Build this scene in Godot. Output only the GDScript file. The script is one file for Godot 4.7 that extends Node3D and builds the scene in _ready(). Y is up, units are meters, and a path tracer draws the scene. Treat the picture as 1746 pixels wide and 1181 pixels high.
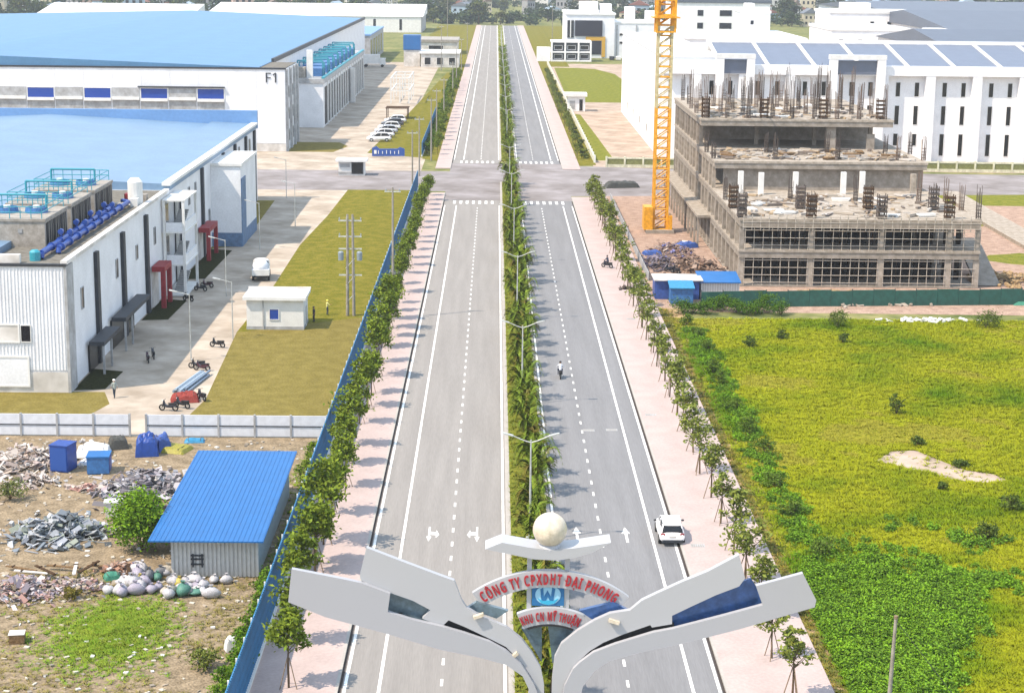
extends Node3D
# An industrial park avenue seen from a drone: a dual carriageway with a planted median, factories on the left,
# a building site and white factories on the right, a welcome gate in the foreground. y up, metres, -z runs along the road.

var rng := RandomNumberGenerator.new()
var taken := {}
var tex := {}
var mat := {}
const UNIT_WORDS := ["", "first", "second", "third", "fourth", "fifth", "sixth", "seventh", "eighth", "ninth", "tenth", "eleventh", "twelfth", "thirteenth", "fourteenth", "fifteenth", "sixteenth", "seventeenth", "eighteenth", "nineteenth"]
const TENS_WORDS := ["", "", "twenty", "thirty", "forty", "fifty", "sixty", "seventy", "eighty", "ninety"]
const TENTH_WORDS := ["", "", "twentieth", "thirtieth", "fortieth", "fiftieth", "sixtieth", "seventieth", "eightieth", "ninetieth"]

func ordinal(n: int) -> String:
	if n < 20: return UNIT_WORDS[n]
	if n >= 100: return "hundred and " + ordinal(n - 100) if n > 100 else "hundredth"
	if n % 10 == 0: return TENTH_WORDS[n / 10]
	return TENS_WORDS[n / 10] + "-" + UNIT_WORDS[n % 10]

func numbered(called: String) -> String:
	var k: int = taken.get(called, 0)
	taken[called] = k + 1
	return called if k == 0 else "%s_%03d" % [called, k]

# ---------------------------------------------------------------- geometry
class Geo:
	var v := PackedVector3Array()
	var n := PackedVector3Array()
	var c := PackedColorArray()
	var uv := PackedVector2Array()
	var col := Color.WHITE
	var use_col := false
	var use_uv := false
	func tri(a: Vector3, b: Vector3, d: Vector3):
		var m := (b - a).cross(d - a).normalized()
		tri_n(a, b, d, m, m, m)
	func tri_n(a: Vector3, b: Vector3, d: Vector3, na: Vector3, nb: Vector3, nd: Vector3):
		v.push_back(a); v.push_back(d); v.push_back(b)
		n.push_back(na); n.push_back(nd); n.push_back(nb)
		if use_col:
			c.push_back(col); c.push_back(col); c.push_back(col)
	func quad(a: Vector3, b: Vector3, d: Vector3, e: Vector3):
		tri(a, b, d); tri(a, d, e)
	func quad_uv(a: Vector3, b: Vector3, d: Vector3, e: Vector3):
		use_uv = true
		tri(a, b, d); tri(a, d, e)
		for t in [Vector2(0, 1), Vector2(1, 0), Vector2(1, 1), Vector2(0, 1), Vector2(0, 0), Vector2(1, 0)]: uv.push_back(t)
	func box(p: Vector3, s: Vector3, b := Basis.IDENTITY):
		var x := b.x * s.x * 0.5
		var y := b.y * s.y * 0.5
		var z := b.z * s.z * 0.5
		quad(p - x - y + z, p + x - y + z, p + x + y + z, p - x + y + z)
		quad(p + x - y - z, p - x - y - z, p - x + y - z, p + x + y - z)
		quad(p + x - y + z, p + x - y - z, p + x + y - z, p + x + y + z)
		quad(p - x - y - z, p - x - y + z, p - x + y + z, p - x + y - z)
		quad(p - x + y + z, p + x + y + z, p + x + y - z, p - x + y - z)
		quad(p - x - y - z, p + x - y - z, p + x - y + z, p - x - y + z)
	func bb(x0: float, x1: float, y0: float, y1: float, z0: float, z1: float):
		box(Vector3((x0 + x1) / 2, (y0 + y1) / 2, (z0 + z1) / 2), Vector3(absf(x1 - x0), absf(y1 - y0), absf(z1 - z0)))
	func flat(x0: float, x1: float, z0: float, z1: float, y: float):
		var za := maxf(z0, z1)
		var zb := minf(z0, z1)
		quad(Vector3(x0, y, za), Vector3(x1, y, za), Vector3(x1, y, zb), Vector3(x0, y, zb))
	func tube(p: Vector3, q: Vector3, r0: float, r1: float, seg := 8, caps := true):
		var d := (q - p).normalized()
		var u := d.cross(Vector3.UP if absf(d.y) < 0.95 else Vector3.RIGHT).normalized()
		var w := d.cross(u).normalized()
		for i in seg:
			var a0 := TAU * i / seg
			var a1 := TAU * (i + 1) / seg
			var n0 := u * cos(a0) + w * sin(a0)
			var n1 := u * cos(a1) + w * sin(a1)
			tri_n(p + n0 * r0, p + n1 * r0, q + n1 * r1, n0, n1, n1)
			if r1 > 0.0001: tri_n(p + n0 * r0, q + n1 * r1, q + n0 * r1, n0, n1, n0)
			if caps:
				if r1 > 0.0001: tri(q, q + n0 * r1, q + n1 * r1)
				tri(p, p + n1 * r0, p + n0 * r0)
	func path(pts: Array, r0: float, r1: float, seg := 6):
		for i in pts.size() - 1:
			tube(pts[i], pts[i + 1], lerpf(r0, r1, float(i) / (pts.size() - 1)), lerpf(r0, r1, float(i + 1) / (pts.size() - 1)), seg)
	func ball(p: Vector3, s: Vector3, rings := 10, seg := 16):
		for i in rings:
			for j in seg:
				var q := []
				for k in [[i, j], [i + 1, j], [i + 1, j + 1], [i, j + 1]]:
					var t: float = PI * k[0] / rings
					var f: float = TAU * k[1] / seg
					q.push_back(Vector3(sin(t) * cos(f), cos(t), -sin(t) * sin(f)))
				var m := []
				for d in q: m.push_back((d / s).normalized())
				if i < rings - 1: tri_n(p + q[0] * s, p + q[1] * s, p + q[2] * s, m[0], m[1], m[2])
				if i > 0: tri_n(p + q[0] * s, p + q[2] * s, p + q[3] * s, m[0], m[2], m[3])
	func prism(poly: PackedVector2Array, t: Transform3D, z0: float, z1: float):
		# an outline in the x-y plane of t, drawn out from z0 to z1 (z1 is the front)
		var p := poly
		if Geometry2D.is_polygon_clockwise(p):
			p = p.duplicate(); p.reverse()
		if not Geometry2D.is_polygon_clockwise(p): pass
		var area := 0.0
		for i in p.size(): area += p[i].cross(p[(i + 1) % p.size()])
		if area < 0:
			p = p.duplicate(); p.reverse()
		var idx := Geometry2D.triangulate_polygon(p)
		for i in range(0, idx.size(), 3):
			var a := p[idx[i]]
			var b := p[idx[i + 1]]
			var d := p[idx[i + 2]]
			if (b - a).cross(d - a) < 0:
				var k := b
				b = d; d = k
			tri(t * Vector3(a.x, a.y, z1), t * Vector3(b.x, b.y, z1), t * Vector3(d.x, d.y, z1))
			if z1 != z0: tri(t * Vector3(a.x, a.y, z0), t * Vector3(d.x, d.y, z0), t * Vector3(b.x, b.y, z0))
		if z1 != z0:
			for i in p.size():
				var a := p[i]
				var b := p[(i + 1) % p.size()]
				quad(t * Vector3(a.x, a.y, z1), t * Vector3(a.x, a.y, z0), t * Vector3(b.x, b.y, z0), t * Vector3(b.x, b.y, z1))
	func lathe(p: Vector3, prof: Array, seg := 20):
		for i in prof.size() - 1:
			for j in seg:
				var a0 := TAU * j / seg
				var a1 := TAU * (j + 1) / seg
				var d0 := Vector3(cos(a0), 0, -sin(a0))
				var d1 := Vector3(cos(a1), 0, -sin(a1))
				var lo: Vector2 = prof[i]
				var hi: Vector2 = prof[i + 1]
				if lo.x > 0.0001: tri(p + d0 * lo.x + Vector3(0, lo.y, 0), p + d1 * lo.x + Vector3(0, lo.y, 0), p + d1 * hi.x + Vector3(0, hi.y, 0))
				if hi.x > 0.0001: tri(p + d0 * lo.x + Vector3(0, lo.y, 0), p + d1 * hi.x + Vector3(0, hi.y, 0), p + d0 * hi.x + Vector3(0, hi.y, 0))
	func mesh() -> ArrayMesh:
		var a := []
		a.resize(Mesh.ARRAY_MAX)
		a[Mesh.ARRAY_VERTEX] = v
		a[Mesh.ARRAY_NORMAL] = n
		if use_col: a[Mesh.ARRAY_COLOR] = c
		if use_uv: a[Mesh.ARRAY_TEX_UV] = uv
		var m := ArrayMesh.new()
		m.add_surface_from_arrays(Mesh.PRIMITIVE_TRIANGLES, a)
		return m

func pv(a: Array) -> PackedVector2Array:
	var p := PackedVector2Array()
	for i in range(0, a.size(), 2): p.push_back(Vector2(a[i], a[i + 1]))
	return p

# ground outlines are given as x, z pairs
func ground_t(y: float) -> Transform3D:
	return Transform3D(Basis(Vector3(1, 0, 0), Vector3(0, 0, 1), Vector3(0, -1, 0)), Vector3(0, y, 0))

func ground_poly(a: Array, y: float) -> Geo:
	var g := Geo.new()
	var p := pv(a)
	var idx := Geometry2D.triangulate_polygon(p)
	for i in range(0, idx.size(), 3):
		var q := [Vector3(p[idx[i]].x, y, p[idx[i]].y), Vector3(p[idx[i + 1]].x, y, p[idx[i + 1]].y), Vector3(p[idx[i + 2]].x, y, p[idx[i + 2]].y)]
		if (q[1] - q[0]).cross(q[2] - q[0]).y < 0: g.tri(q[0], q[2], q[1])
		else: g.tri(q[0], q[1], q[2])
	return g

# ---------------------------------------------------------------- nodes
func obj(called: String, shape, m: Material, parent: Node = null) -> MeshInstance3D:
	var o := MeshInstance3D.new()
	o.mesh = shape.mesh() if shape is Geo else shape
	o.material_override = m
	if parent == null:
		o.name = numbered(called)
		add_child(o)
	else:
		o.name = called
		parent.add_child(o, true)
	return o

func thing(called: String, label: String, category: String, at := Vector3.ZERO, turn := 0.0, group := "") -> Node3D:
	var o := Node3D.new()
	o.name = numbered(called)
	add_child(o)
	o.position = at
	o.rotation.y = turn
	tag(o, label, category, group)
	return o

func tag(o: Node, label: String, category: String, group := "", kind := "") -> Node:
	o.set_meta("label", label)
	if category: o.set_meta("category", category)
	if group: o.set_meta("group", group)
	if kind: o.set_meta("kind", kind)
	return o

func struct(called: String, shape, m: Material, parent: Node = null) -> MeshInstance3D:
	var o := obj(called, shape, m, parent)
	if parent == null: o.set_meta("kind", "structure")
	return o

func stuff(o: Node) -> Node:
	o.set_meta("kind", "stuff")
	return o

var unit_box: ArrayMesh
func part(parent: Node, called: String, m: Material, x0: float, x1: float, y0: float, y1: float, z0: float, z1: float) -> MeshInstance3D:
	# a box between two corners, given in the parent's own axes; all such parts share one mesh
	if unit_box == null:
		var g := Geo.new()
		g.box(Vector3.ZERO, Vector3.ONE)
		unit_box = g.mesh()
	var o := obj(called, unit_box, m, parent)
	o.position = Vector3((x0 + x1) / 2, (y0 + y1) / 2, (z0 + z1) / 2)
	o.scale = Vector3(absf(x1 - x0), absf(y1 - y0), absf(z1 - z0))
	return o

func dup(o: Node3D, at: Vector3, turn := 0.0, label := "", size := 1.0) -> Node3D:
	var r: Node3D = o.duplicate()
	var base := String(o.name)
	if base.length() > 4 and base[base.length() - 4] == "_" and base.substr(base.length() - 3).is_valid_int(): base = base.substr(0, base.length() - 4)
	r.name = numbered(base)
	add_child(r)
	r.position = at
	r.rotation.y = turn
	r.scale = Vector3.ONE * size
	if label: r.set_meta("label", label)
	return r

# ---------------------------------------------------------------- materials
func noise_image(seed_: int, size: int, coarse: float, fine: float, weight: float, low: float, high: float) -> Image:
	# grey grain: a coarse and a fine noise laid over each other, tiling
	var a := FastNoiseLite.new()
	a.seed = seed_; a.frequency = coarse; a.fractal_octaves = 4
	var b := FastNoiseLite.new()
	b.seed = seed_ + 7; b.frequency = fine; b.fractal_octaves = 3
	var ia := a.get_seamless_image(size, size)
	var ib := b.get_seamless_image(size, size)
	ia.convert(Image.FORMAT_L8); ib.convert(Image.FORMAT_L8)
	var da := ia.get_data()
	var db := ib.get_data()
	for i in da.size():
		var t := (da[i] * (1.0 - weight) + db[i] * weight) / 255.0
		da[i] = int(clampf(lerpf(low, high, t), 0, 1) * 255)
	return Image.create_from_data(size, size, false, Image.FORMAT_L8, da)

func two_tone(img: Image, lo: Color, hi: Color) -> ImageTexture:
	var d := img.get_data()
	var r := PackedByteArray()
	r.resize(d.size() * 3)
	for i in d.size():
		var t := d[i] / 255.0
		r[i * 3] = int(lerpf(lo.r, hi.r, t) * 255)
		r[i * 3 + 1] = int(lerpf(lo.g, hi.g, t) * 255)
		r[i * 3 + 2] = int(lerpf(lo.b, hi.b, t) * 255)
	var o := Image.create_from_data(img.get_width(), img.get_height(), false, Image.FORMAT_RGB8, r)
	o.generate_mipmaps()
	return ImageTexture.create_from_image(o)

func make_textures():
	var grain := noise_image(3, 512, 0.006, 0.08, 0.5, 0.0, 1.0)
	var blotch := noise_image(11, 512, 0.008, 0.03, 0.3, -0.3, 1.3)
	var weeds := noise_image(21, 512, 0.02, 0.12, 0.55, -0.4, 1.4)
	tex.grain = two_tone(grain, Color(0.86, 0.86, 0.86), Color(1, 1, 1))
	tex.dirty = two_tone(blotch, Color(0.8, 0.79, 0.77), Color(1, 1, 1))
	tex.rough = two_tone(weeds, Color(0.55, 0.53, 0.5), Color(1, 1, 1))
	tex.soil = two_tone(weeds, Color(0.486, 0.396, 0.282), Color(0.682, 0.592, 0.451))
	tex.dump = two_tone(weeds, Color(0.410, 0.365, 0.295), Color(0.615, 0.550, 0.455))
	tex.site = two_tone(weeds, Color(0.525, 0.439, 0.384), Color(0.694, 0.600, 0.533))
	tex.field = two_tone(weeds, Color(0.400, 0.430, 0.080), Color(0.490, 0.510, 0.110))
	tex.lawn = two_tone(weeds, Color(0.340, 0.350, 0.100), Color(0.500, 0.455, 0.205))
	tex.lawn_dry = two_tone(weeds, Color(0.40, 0.365, 0.19), Color(0.50, 0.455, 0.255))
	tex.turf = two_tone(weeds, Color(0.340, 0.380, 0.130), Color(0.510, 0.490, 0.215))
	tex.concrete = two_tone(blotch, Color(0.557, 0.525, 0.494), Color(0.710, 0.678, 0.635))
	tex.far = two_tone(weeds, Color(0.325, 0.365, 0.200), Color(0.549, 0.525, 0.357))
	var bump := noise_image(33, 512, 0.03, 0.15, 0.6, 0.0, 1.0)
	bump.bump_map_to_normal_map(3.0)
	bump.generate_mipmaps()
	tex.bump = ImageTexture.create_from_image(bump)

func M(called: String, c, rough := 0.8, o := {}) -> StandardMaterial3D:
	if mat.has(called): return mat[called]
	var m := StandardMaterial3D.new()
	m.resource_name = called
	m.albedo_color = Color(c) if c is String else c
	m.roughness = rough
	m.metallic = o.get("metal", 0.0)
	if rough >= 0.85 or o.has("leaf"): m.metallic_specular = 0.05
	if o.has("tex"):
		m.albedo_texture = tex[o.tex]
		m.uv1_triplanar = true
		m.uv1_world_triplanar = true
		m.uv1_scale = Vector3.ONE / float(o.get("size", 20.0))
	if o.has("bump"):
		m.normal_enabled = true
		m.normal_texture = tex.bump
		m.normal_scale = o.bump
		m.uv1_triplanar = true
		m.uv1_world_triplanar = true
		m.uv1_scale = Vector3.ONE / float(o.get("size", 20.0))
	if o.has("stretch"): m.uv1_scale = o.stretch
	if o.has("vertex"): m.vertex_color_use_as_albedo = true
	if o.has("leaf"):
		m.backlight_enabled = true
		m.backlight = o.leaf
	mat[called] = m
	return m

func build_materials():
	M("asphalt_west", Color(0.570, 0.556, 0.538), 0.9, {tex = "grain", size = 37.0, bump = 0.25, stretch = Vector3(0.22, 0.22, 0.011)})
	M("asphalt_east", Color(0.515, 0.516, 0.520), 0.9, {tex = "grain", size = 41.0, bump = 0.25, stretch = Vector3(0.2, 0.2, 0.01)})
	M("asphalt_cross", Color(0.569, 0.549, 0.549), 0.9, {tex = "dirty", size = 45.0, bump = 0.25})
	M("marking", Color(0.957, 0.957, 0.941), 0.7, {tex = "dirty", size = 9.0})
	M("paving", Color(0.715, 0.652, 0.630), 0.9, {tex = "grain", size = 13.0, bump = 0.2})
	M("paving_pale", Color(0.694, 0.627, 0.569), 0.9, {tex = "dirty", size = 31.0, bump = 0.2})
	M("yard", Color(0.700, 0.655, 0.600), 0.9, {tex = "dirty", size = 33.0, bump = 0.2})
	M("kerb", Color(0.686, 0.667, 0.639), 0.9, {tex = "grain", size = 7.0})
	M("drain", Color(0.300, 0.280, 0.270), 0.9, {tex = "grain", size = 5.0})  # gutter tone darkened to stand in for the kerb shadow
	M("soil", Color(1.000, 1.000, 1.000), 1.0, {tex = "soil", size = 17.0, bump = 0.8})
	M("dump", Color(1.000, 1.000, 1.000), 1.0, {tex = "dump", size = 15.0, bump = 0.9})
	M("site", Color(1.000, 1.000, 1.000), 1.0, {tex = "site", size = 19.0, bump = 0.9})
	M("lawn", Color(1.000, 1.000, 1.000), 1.0, {tex = "lawn", size = 23.0, bump = 0.7})
	M("lawn_dry", Color(1.000, 1.000, 1.000), 1.0, {tex = "lawn_dry", size = 21.0, bump = 0.7})
	M("turf", Color(1.000, 1.000, 1.000), 1.0, {tex = "turf", size = 19.0, bump = 0.7})
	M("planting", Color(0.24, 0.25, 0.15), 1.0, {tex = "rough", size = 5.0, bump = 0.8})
	M("field", Color(1.000, 1.000, 1.000), 1.0, {tex = "field", size = 27.0, bump = 0.9})
	M("far", Color(1.000, 1.000, 1.000), 1.0, {tex = "far", size = 160.0})

func build_ground():
	var g := Geo.new()
	g.flat(-3000, 3000, 300, -6000, -0.03)
	struct("ground", g, mat.far)
	# yards, lawns and fields, each a sheet over the ground
	struct("dump_yard", ground_poly([-110, -60, -13.2, -60, -13.2, -146.9, -110, -146.9], -0.02), mat.dump)
	struct("factory_yard", ground_poly([-130, -146.9, -13.2, -146.9, -13.2, -313, -130, -313], -0.02), mat.yard)
	struct("verge", ground_poly([-130, -151.5, -38.5, -152.4, -35.6, -154.5, -34.8, -158, -36.2, -162.5, -130, -162.5], -0.014), mat.lawn_dry)
	struct("lawn", ground_poly([-27.5, -148, -13.3, -148, -13.3, -200, -27.8, -190, -26.4, -160], -0.014), mat.lawn_dry)
	struct("lawn", ground_poly([-27.8, -190, -13.3, -200, -13.3, -312, -25.6, -312, -26.2, -280, -27.4, -250, -27.2, -217], -0.014), mat.lawn)
	struct("wall_verge", ground_poly([-39.5, -246, -35.5, -249, -36.6, -297, -39.5, -297], -0.014), mat.lawn_dry)
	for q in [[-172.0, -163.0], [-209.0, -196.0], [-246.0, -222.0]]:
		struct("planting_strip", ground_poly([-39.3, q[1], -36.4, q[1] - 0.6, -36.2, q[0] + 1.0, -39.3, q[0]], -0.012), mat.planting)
	struct("entrance_road", ground_poly([-200, -313, -8.4, -311, -8.4, -341, -200, -341], -0.018), mat.asphalt_cross)
	struct("works_apron", ground_poly([-200, -341, -14, -341, -14, -368, -21, -368, -21, -700, -200, -700], -0.018), mat.yard)
	struct("works_lawn", ground_poly([-26.5, -372, -13.5, -363, -13, -640, -17, -640, -22.5, -470, -24.5, -420], -0.012), mat.lawn)
	struct("corner_lawn", ground_poly([-43, -373, -33.6, -373, -31.5, -385, -34, -393, -43.5, -393], -0.012), mat.lawn_dry)
	struct("meadow", ground_poly([-13.2, -700, -13.2, -1090, -34, -1090, -34, -700], -0.016), mat.lawn)
	struct("meadow", ground_poly([20, -680, 20, -1090, 62, -1090, 62, -760, 28, -748, 28, -680], -0.016), mat.lawn)
	struct("field", ground_poly([19.9, -60, 160, -60, 160, -200, 22, -200, 20.3, -170], -0.018), mat.field)
	struct("verge", ground_poly([19.2, -60, 20.9, -60, 21.4, -110, 20.8, -150, 21.3, -180, 22.3, -206, 19.2, -206], -0.01), mat.soil)
	struct("building_site", ground_poly([19.2, -204, 160, -202, 160, -299, 78, -299, 78, -312, 19.2, -308], -0.016), mat.site)
	struct("turf_strip", ground_poly([76, -299, 170, -297, 170, -327, 80, -326], -0.012), mat.turf)
	struct("side_road", ground_poly([12.9, -306, 78, -312, 200, -327, 200, -341, 60, -345, 12.9, -352], -0.009), mat.asphalt_cross)
	struct("works_apron", ground_poly([19.5, -350, 200, -343, 200, -700, 19.5, -700], -0.022), mat.paving_pale)
	struct("lawn", ground_poly([20.4, -362, 24.4, -362, 23.4, -420, 22.4, -470, 20.4, -474], -0.014), mat.turf)
	struct("lawn", ground_poly([21, -512, 37.6, -511, 41, -540, 43.5, -590, 42.5, -640, 37, -668, 30, -674, 22, -674], -0.014), mat.turf)
	# worn and overgrown patches in the dump yard and the waste ground
	struct("sand_patch", ground_poly([31.6, -141.2, 33.6, -139, 35.4, -137.6, 36.2, -136, 38.6, -135, 41, -135.6, 40.2, -137.4, 38.2, -138.6, 37.2, -140.6, 35.6, -144.4, 33.4, -144], -0.008), mat.paving_pale)

func slab(called: String, x0: float, x1: float, z0: float, z1: float, m: Material):
	var g := Geo.new()
	g.bb(x0, x1, -0.05, 0.15, z0, z1)
	return struct(called, g, m)

func build_roads():
	# carriageways, each with its painted lines
	for side in 2:
		var x0: float = [-8.45, 4.3][side]
		var x1: float = [1.05, 13.2][side]
		var g := Geo.new()
		g.flat(x0, x1, -40, -1090, 0.0)
		var road := struct("carriageway", g, [mat.asphalt_west, mat.asphalt_east][side])
		for xl in [[-6.2, -8.12, 0.86], [4.5, 11.4, 12.9]][side]:
			for zr in [[-40.0, -293.0], [-361.0, -1090.0]]:
				var l := Geo.new()
				l.flat(xl - 0.09, xl + 0.09, zr[0], zr[1], 0.004)
				obj("edge_line", l, mat.marking, road)
		var xd: float = [-2.72, 7.8][side]
		var d := Geo.new()
		d.flat(-0.08, 0.08, 0, -1.0, 0.004)
		var dm := d.mesh()
		var rest := Geo.new()
		for k in 330:
			var z := -88.0 - k * 3.05
			if z < -291 and z > -362: continue
			if z > -175:
				obj("lane_dash", dm, mat.marking, road).position = Vector3(xd, 0, z)
			else:
				rest.flat(xd - 0.08, xd + 0.08, z, z - 1.0, 0.004)
		stuff(obj("lane_dashes", rest, mat.marking, road))
		# zebra crossings each side of the junction
		var zs := Geo.new()
		zs.flat(-0.22, 0.22, 1.8, -1.8, 0.004)
		var zm := zs.mesh()
		for zc in [-297.0, -357.0]:
			for k in 7:
				var x: float = [-6.6, 5.2][side] + k * 1.05
				obj("crossing_stripe", zm, mat.marking, road).position = Vector3(x, 0, zc)
		# arrows
		for k in 2:
			var xa: float = [[-4.4, -1.0], [6.1, 9.6]][side][k]
			var poly: PackedVector2Array
			if side == 1:
				poly = pv([-0.09, -1.6, 0.09, -1.6, 0.09, 0.4, 0.3, 0.4, 0, 1.8, -0.3, 0.4, -0.09, 0.4])
			else:
				poly = pv([-0.1, 1.6, 0.1, 1.6, 0.1, 0.5, 0.75, 0.35, 0.75, 0.9, 1.1, -0.2, 0.75, -0.9, 0.75, -0.3, 0.1, -0.2, 0.1, -0.6, 0.28, -0.6, 0, -1.7, -0.28, -0.6, -0.1, -0.6])
				if k == 1: 
					for i in poly.size(): poly[i].x = -poly[i].x
			var a := Geo.new()
			var pl := []
			for q in poly: pl.append_array([xa + q.x * (0.65 if side == 0 else 1.0), -121.2 - q.y])
			a = ground_poly(pl, 0.004)
			obj("lane_arrow", a, mat.marking, road)
	var j := Geo.new()
	j.flat(-8.5, 13.2, -299.5, -354.6, 0.008)
	struct("junction", j, mat.asphalt_cross)
	# pavements with kerb stones
	for zr in [[-40.0, -308.0], [-345.0, -1090.0]]:
		slab("pavement", -13.3 if zr[0] > -100 else -11.4, -8.62, zr[0], zr[1], mat.paving)
		slab("kerb", -8.62, -8.45, zr[0], zr[1], mat.kerb)
		slab("pavement", 13.37, 19.25 if zr[0] > -100 else 16.7, zr[0], zr[1] + (4.0 if zr[0] > -100 else 0.0), mat.paving)
		slab("kerb", 13.2, 13.37, zr[0], zr[1] + (4.0 if zr[0] > -100 else 0.0), mat.kerb)
	struct("verge", ground_poly([-14.6, -362, -11.2, -358, -11.2, -1090, -13.6, -1090], -0.004), mat.lawn)
	struct("verge", ground_poly([16.5, -352, 20.2, -354, 20.4, -1090, 16.5, -1090], -0.004), mat.lawn)
	# gutter strips along the kerbs; the kerb shadow line is painted into their colour
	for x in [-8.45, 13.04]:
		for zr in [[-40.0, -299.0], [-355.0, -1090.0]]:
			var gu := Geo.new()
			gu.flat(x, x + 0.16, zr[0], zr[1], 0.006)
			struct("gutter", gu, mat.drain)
	# median
	for zr in [[-40.0, -324.0], [-358.5, -1090.0]]:
		slab("kerb", 1.05, 1.4, zr[0], zr[1], mat.kerb)
		slab("kerb", 4.05, 4.3, zr[0], zr[1], mat.kerb)
		slab("median", 1.4, 4.05, zr[0], zr[1], mat.turf)

# ---------------------------------------------------------------- plants
func leaf_mats():
	M("leaf", Color(1.000, 1.000, 1.000), 0.75, {vertex = true, leaf = Color(0.35, 0.38, 0.12)})
	M("bark", Color(0.471, 0.404, 0.329), 0.95, {tex = "rough", size = 0.7})
	M("stake", Color(0.631, 0.561, 0.471), 0.9, {tex = "rough", size = 0.9})
	M("grass", Color(1.000, 1.000, 1.000), 0.9, {vertex = true, leaf = Color(0.3, 0.32, 0.1)})

func tint(base: Color, spread: float, yellow := 0.25) -> Color:
	var k := rng.randf_range(1.0 - spread, 1.0 + spread)
	var y := rng.randf() * yellow
	return Color(base.r * k * (1.0 + y * 1.2), base.g * k * (1.0 + y * 0.4), base.b * k * (1.0 - y * 0.3)) * 0.8

func add_leaf(g: Geo, p: Vector3, size: float, up := 0.45):
	var d := Vector3(rng.randfn(), rng.randfn() * 0.6, rng.randfn()).normalized()
	var nn := (Vector3(rng.randfn(), rng.randfn(), rng.randfn()).normalized() + Vector3.UP * up * 2.0).normalized()
	var s := d.cross(nn).normalized()
	var e := s.cross(d).normalized()
	var l := size * rng.randf_range(0.7, 1.3)
	var a := p - d * l * 0.5
	var b := p + d * l * 0.5 - e * l * 0.12
	g.tri_n(a, p + s * l * 0.27, b, e, e, e)
	g.tri_n(a, b, p - s * l * 0.27, e, e, e)

func crown(rx: float, ry: float, clumps: int, leaves: int, size: float, base: Color, low := -0.8) -> Geo:
	# leaves gathered in clumps spread through an uneven crown
	var g := Geo.new()
	g.use_col = true
	for i in clumps:
		var d := Vector3(rng.randfn(), rng.randfn(), rng.randfn()).normalized()
		if d.y < low: d.y = -d.y
		var c := Vector3(d.x * rx, d.y * ry, d.z * rx) * rng.randf_range(0.35, 1.0)
		var cr := rng.randf_range(0.22, 0.42) * rx
		for j in leaves:
			g.col = tint(base, 0.35)
			add_leaf(g, c + Vector3(rng.randfn(), rng.randfn() * 0.7, rng.randfn()) * cr * 0.6, size)
	return g

func street_tree(h: float, rx: float, clumps: int, leaves: int, size: float, base: Color, staked: bool, lean := 0.0) -> Node3D:
	var t := Node3D.new()
	var g := Geo.new()
	var top := Vector3(lean, h * 0.72, 0)
	g.path([Vector3.ZERO, Vector3(lean * 0.2 + 0.03, h * 0.3, 0.02), Vector3(lean * 0.6 - 0.02, h * 0.52, 0), top], 0.065, 0.03, 7)
	for k in 7:
		var a := rng.randf() * TAU
		var s := Vector3(lean * 0.5, h * rng.randf_range(0.42, 0.62), 0)
		g.path([s, s + Vector3(cos(a) * rx * 0.45, h * 0.1, sin(a) * rx * 0.45), s + Vector3(cos(a) * rx * 0.8, h * 0.2, sin(a) * rx * 0.8)], 0.03, 0.01, 5)
	obj("trunk", g, mat.bark, t)
	var c := obj("crown", crown(rx, h * 0.3, clumps, leaves, size, base), mat.leaf, t)
	c.position = Vector3(lean, h * 0.7, 0)
	if staked:
		for k in 3:
			var a := TAU * k / 3 + 0.5
			var q := Geo.new()
			q.tube(Vector3(cos(a) * 0.55, 0, sin(a) * 0.55), Vector3(cos(a) * 0.06, 1.7, sin(a) * 0.06), 0.03, 0.03, 5)
			obj("stake", q, mat.stake, t)
	return t

func frond(g: Geo, base: Vector3, dir: Vector3, rise: float, length: float, pairs: int, col: Color):
	var p := base
	var prev := base
	for i in pairs + 1:
		var t := float(i) / pairs
		p = base + dir * length * 0.7 * (t - 0.2 * t * t) + Vector3.UP * (rise * t * length - rise * 0.95 * t * t * length * 0.9)
		if i > 0:
			var ax := (p - prev).normalized()
			var side := ax.cross(Vector3.UP).normalized()
			if side.length() < 0.1: side = Vector3.RIGHT
			g.col = Color(col.r * 0.8, col.g * 0.85, col.b * 0.8)
			g.tube(prev, p, 0.022 * (1.1 - t), 0.02 * (1.05 - t), 3, false)
			var l := length * 0.25 * sin(PI * (0.18 + 0.75 * t))
			for s in [-1, 1]:
				g.col = tint(col, 0.3)
				var tip: Vector3 = p + side * s * l + ax * l * 0.75 - Vector3.UP * l * 0.15
				var w := 0.035
				var e := Vector3.UP
				g.tri_n(p - ax * 0.11, tip, p, e, e, e)
				g.tri_n(p - ax * 0.2, tip - ax * w * 3.0, p - ax * 0.12, e, e, e)
		prev = p

func palm(h: float, count: int) -> Node3D:
	var t := Node3D.new()
	var g := Geo.new()
	var n := 5
	for i in n: g.tube(Vector3(0, h * 0.22 * i / n, 0), Vector3(0, h * 0.22 * (i + 1) / n, 0), 0.16 - 0.012 * i, 0.12 - 0.012 * i, 8)
	obj("trunk", g, mat.bark, t)
	var c := Geo.new()
	c.use_col = true
	for k in count:
		var a := TAU * k * 0.382 + rng.randf() * 0.3
		var steep := rng.randf_range(1.0, 3.2)
		frond(c, Vector3(0, h * 0.2, 0), Vector3(cos(a), 0, sin(a)), steep, h * rng.randf_range(0.5, 0.7), 11, Color(0.17, 0.26, 0.035) if rng.randf() < 0.8 else Color(0.16, 0.15, 0.04))
	obj("crown", c, mat.leaf, t)
	return t

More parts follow.
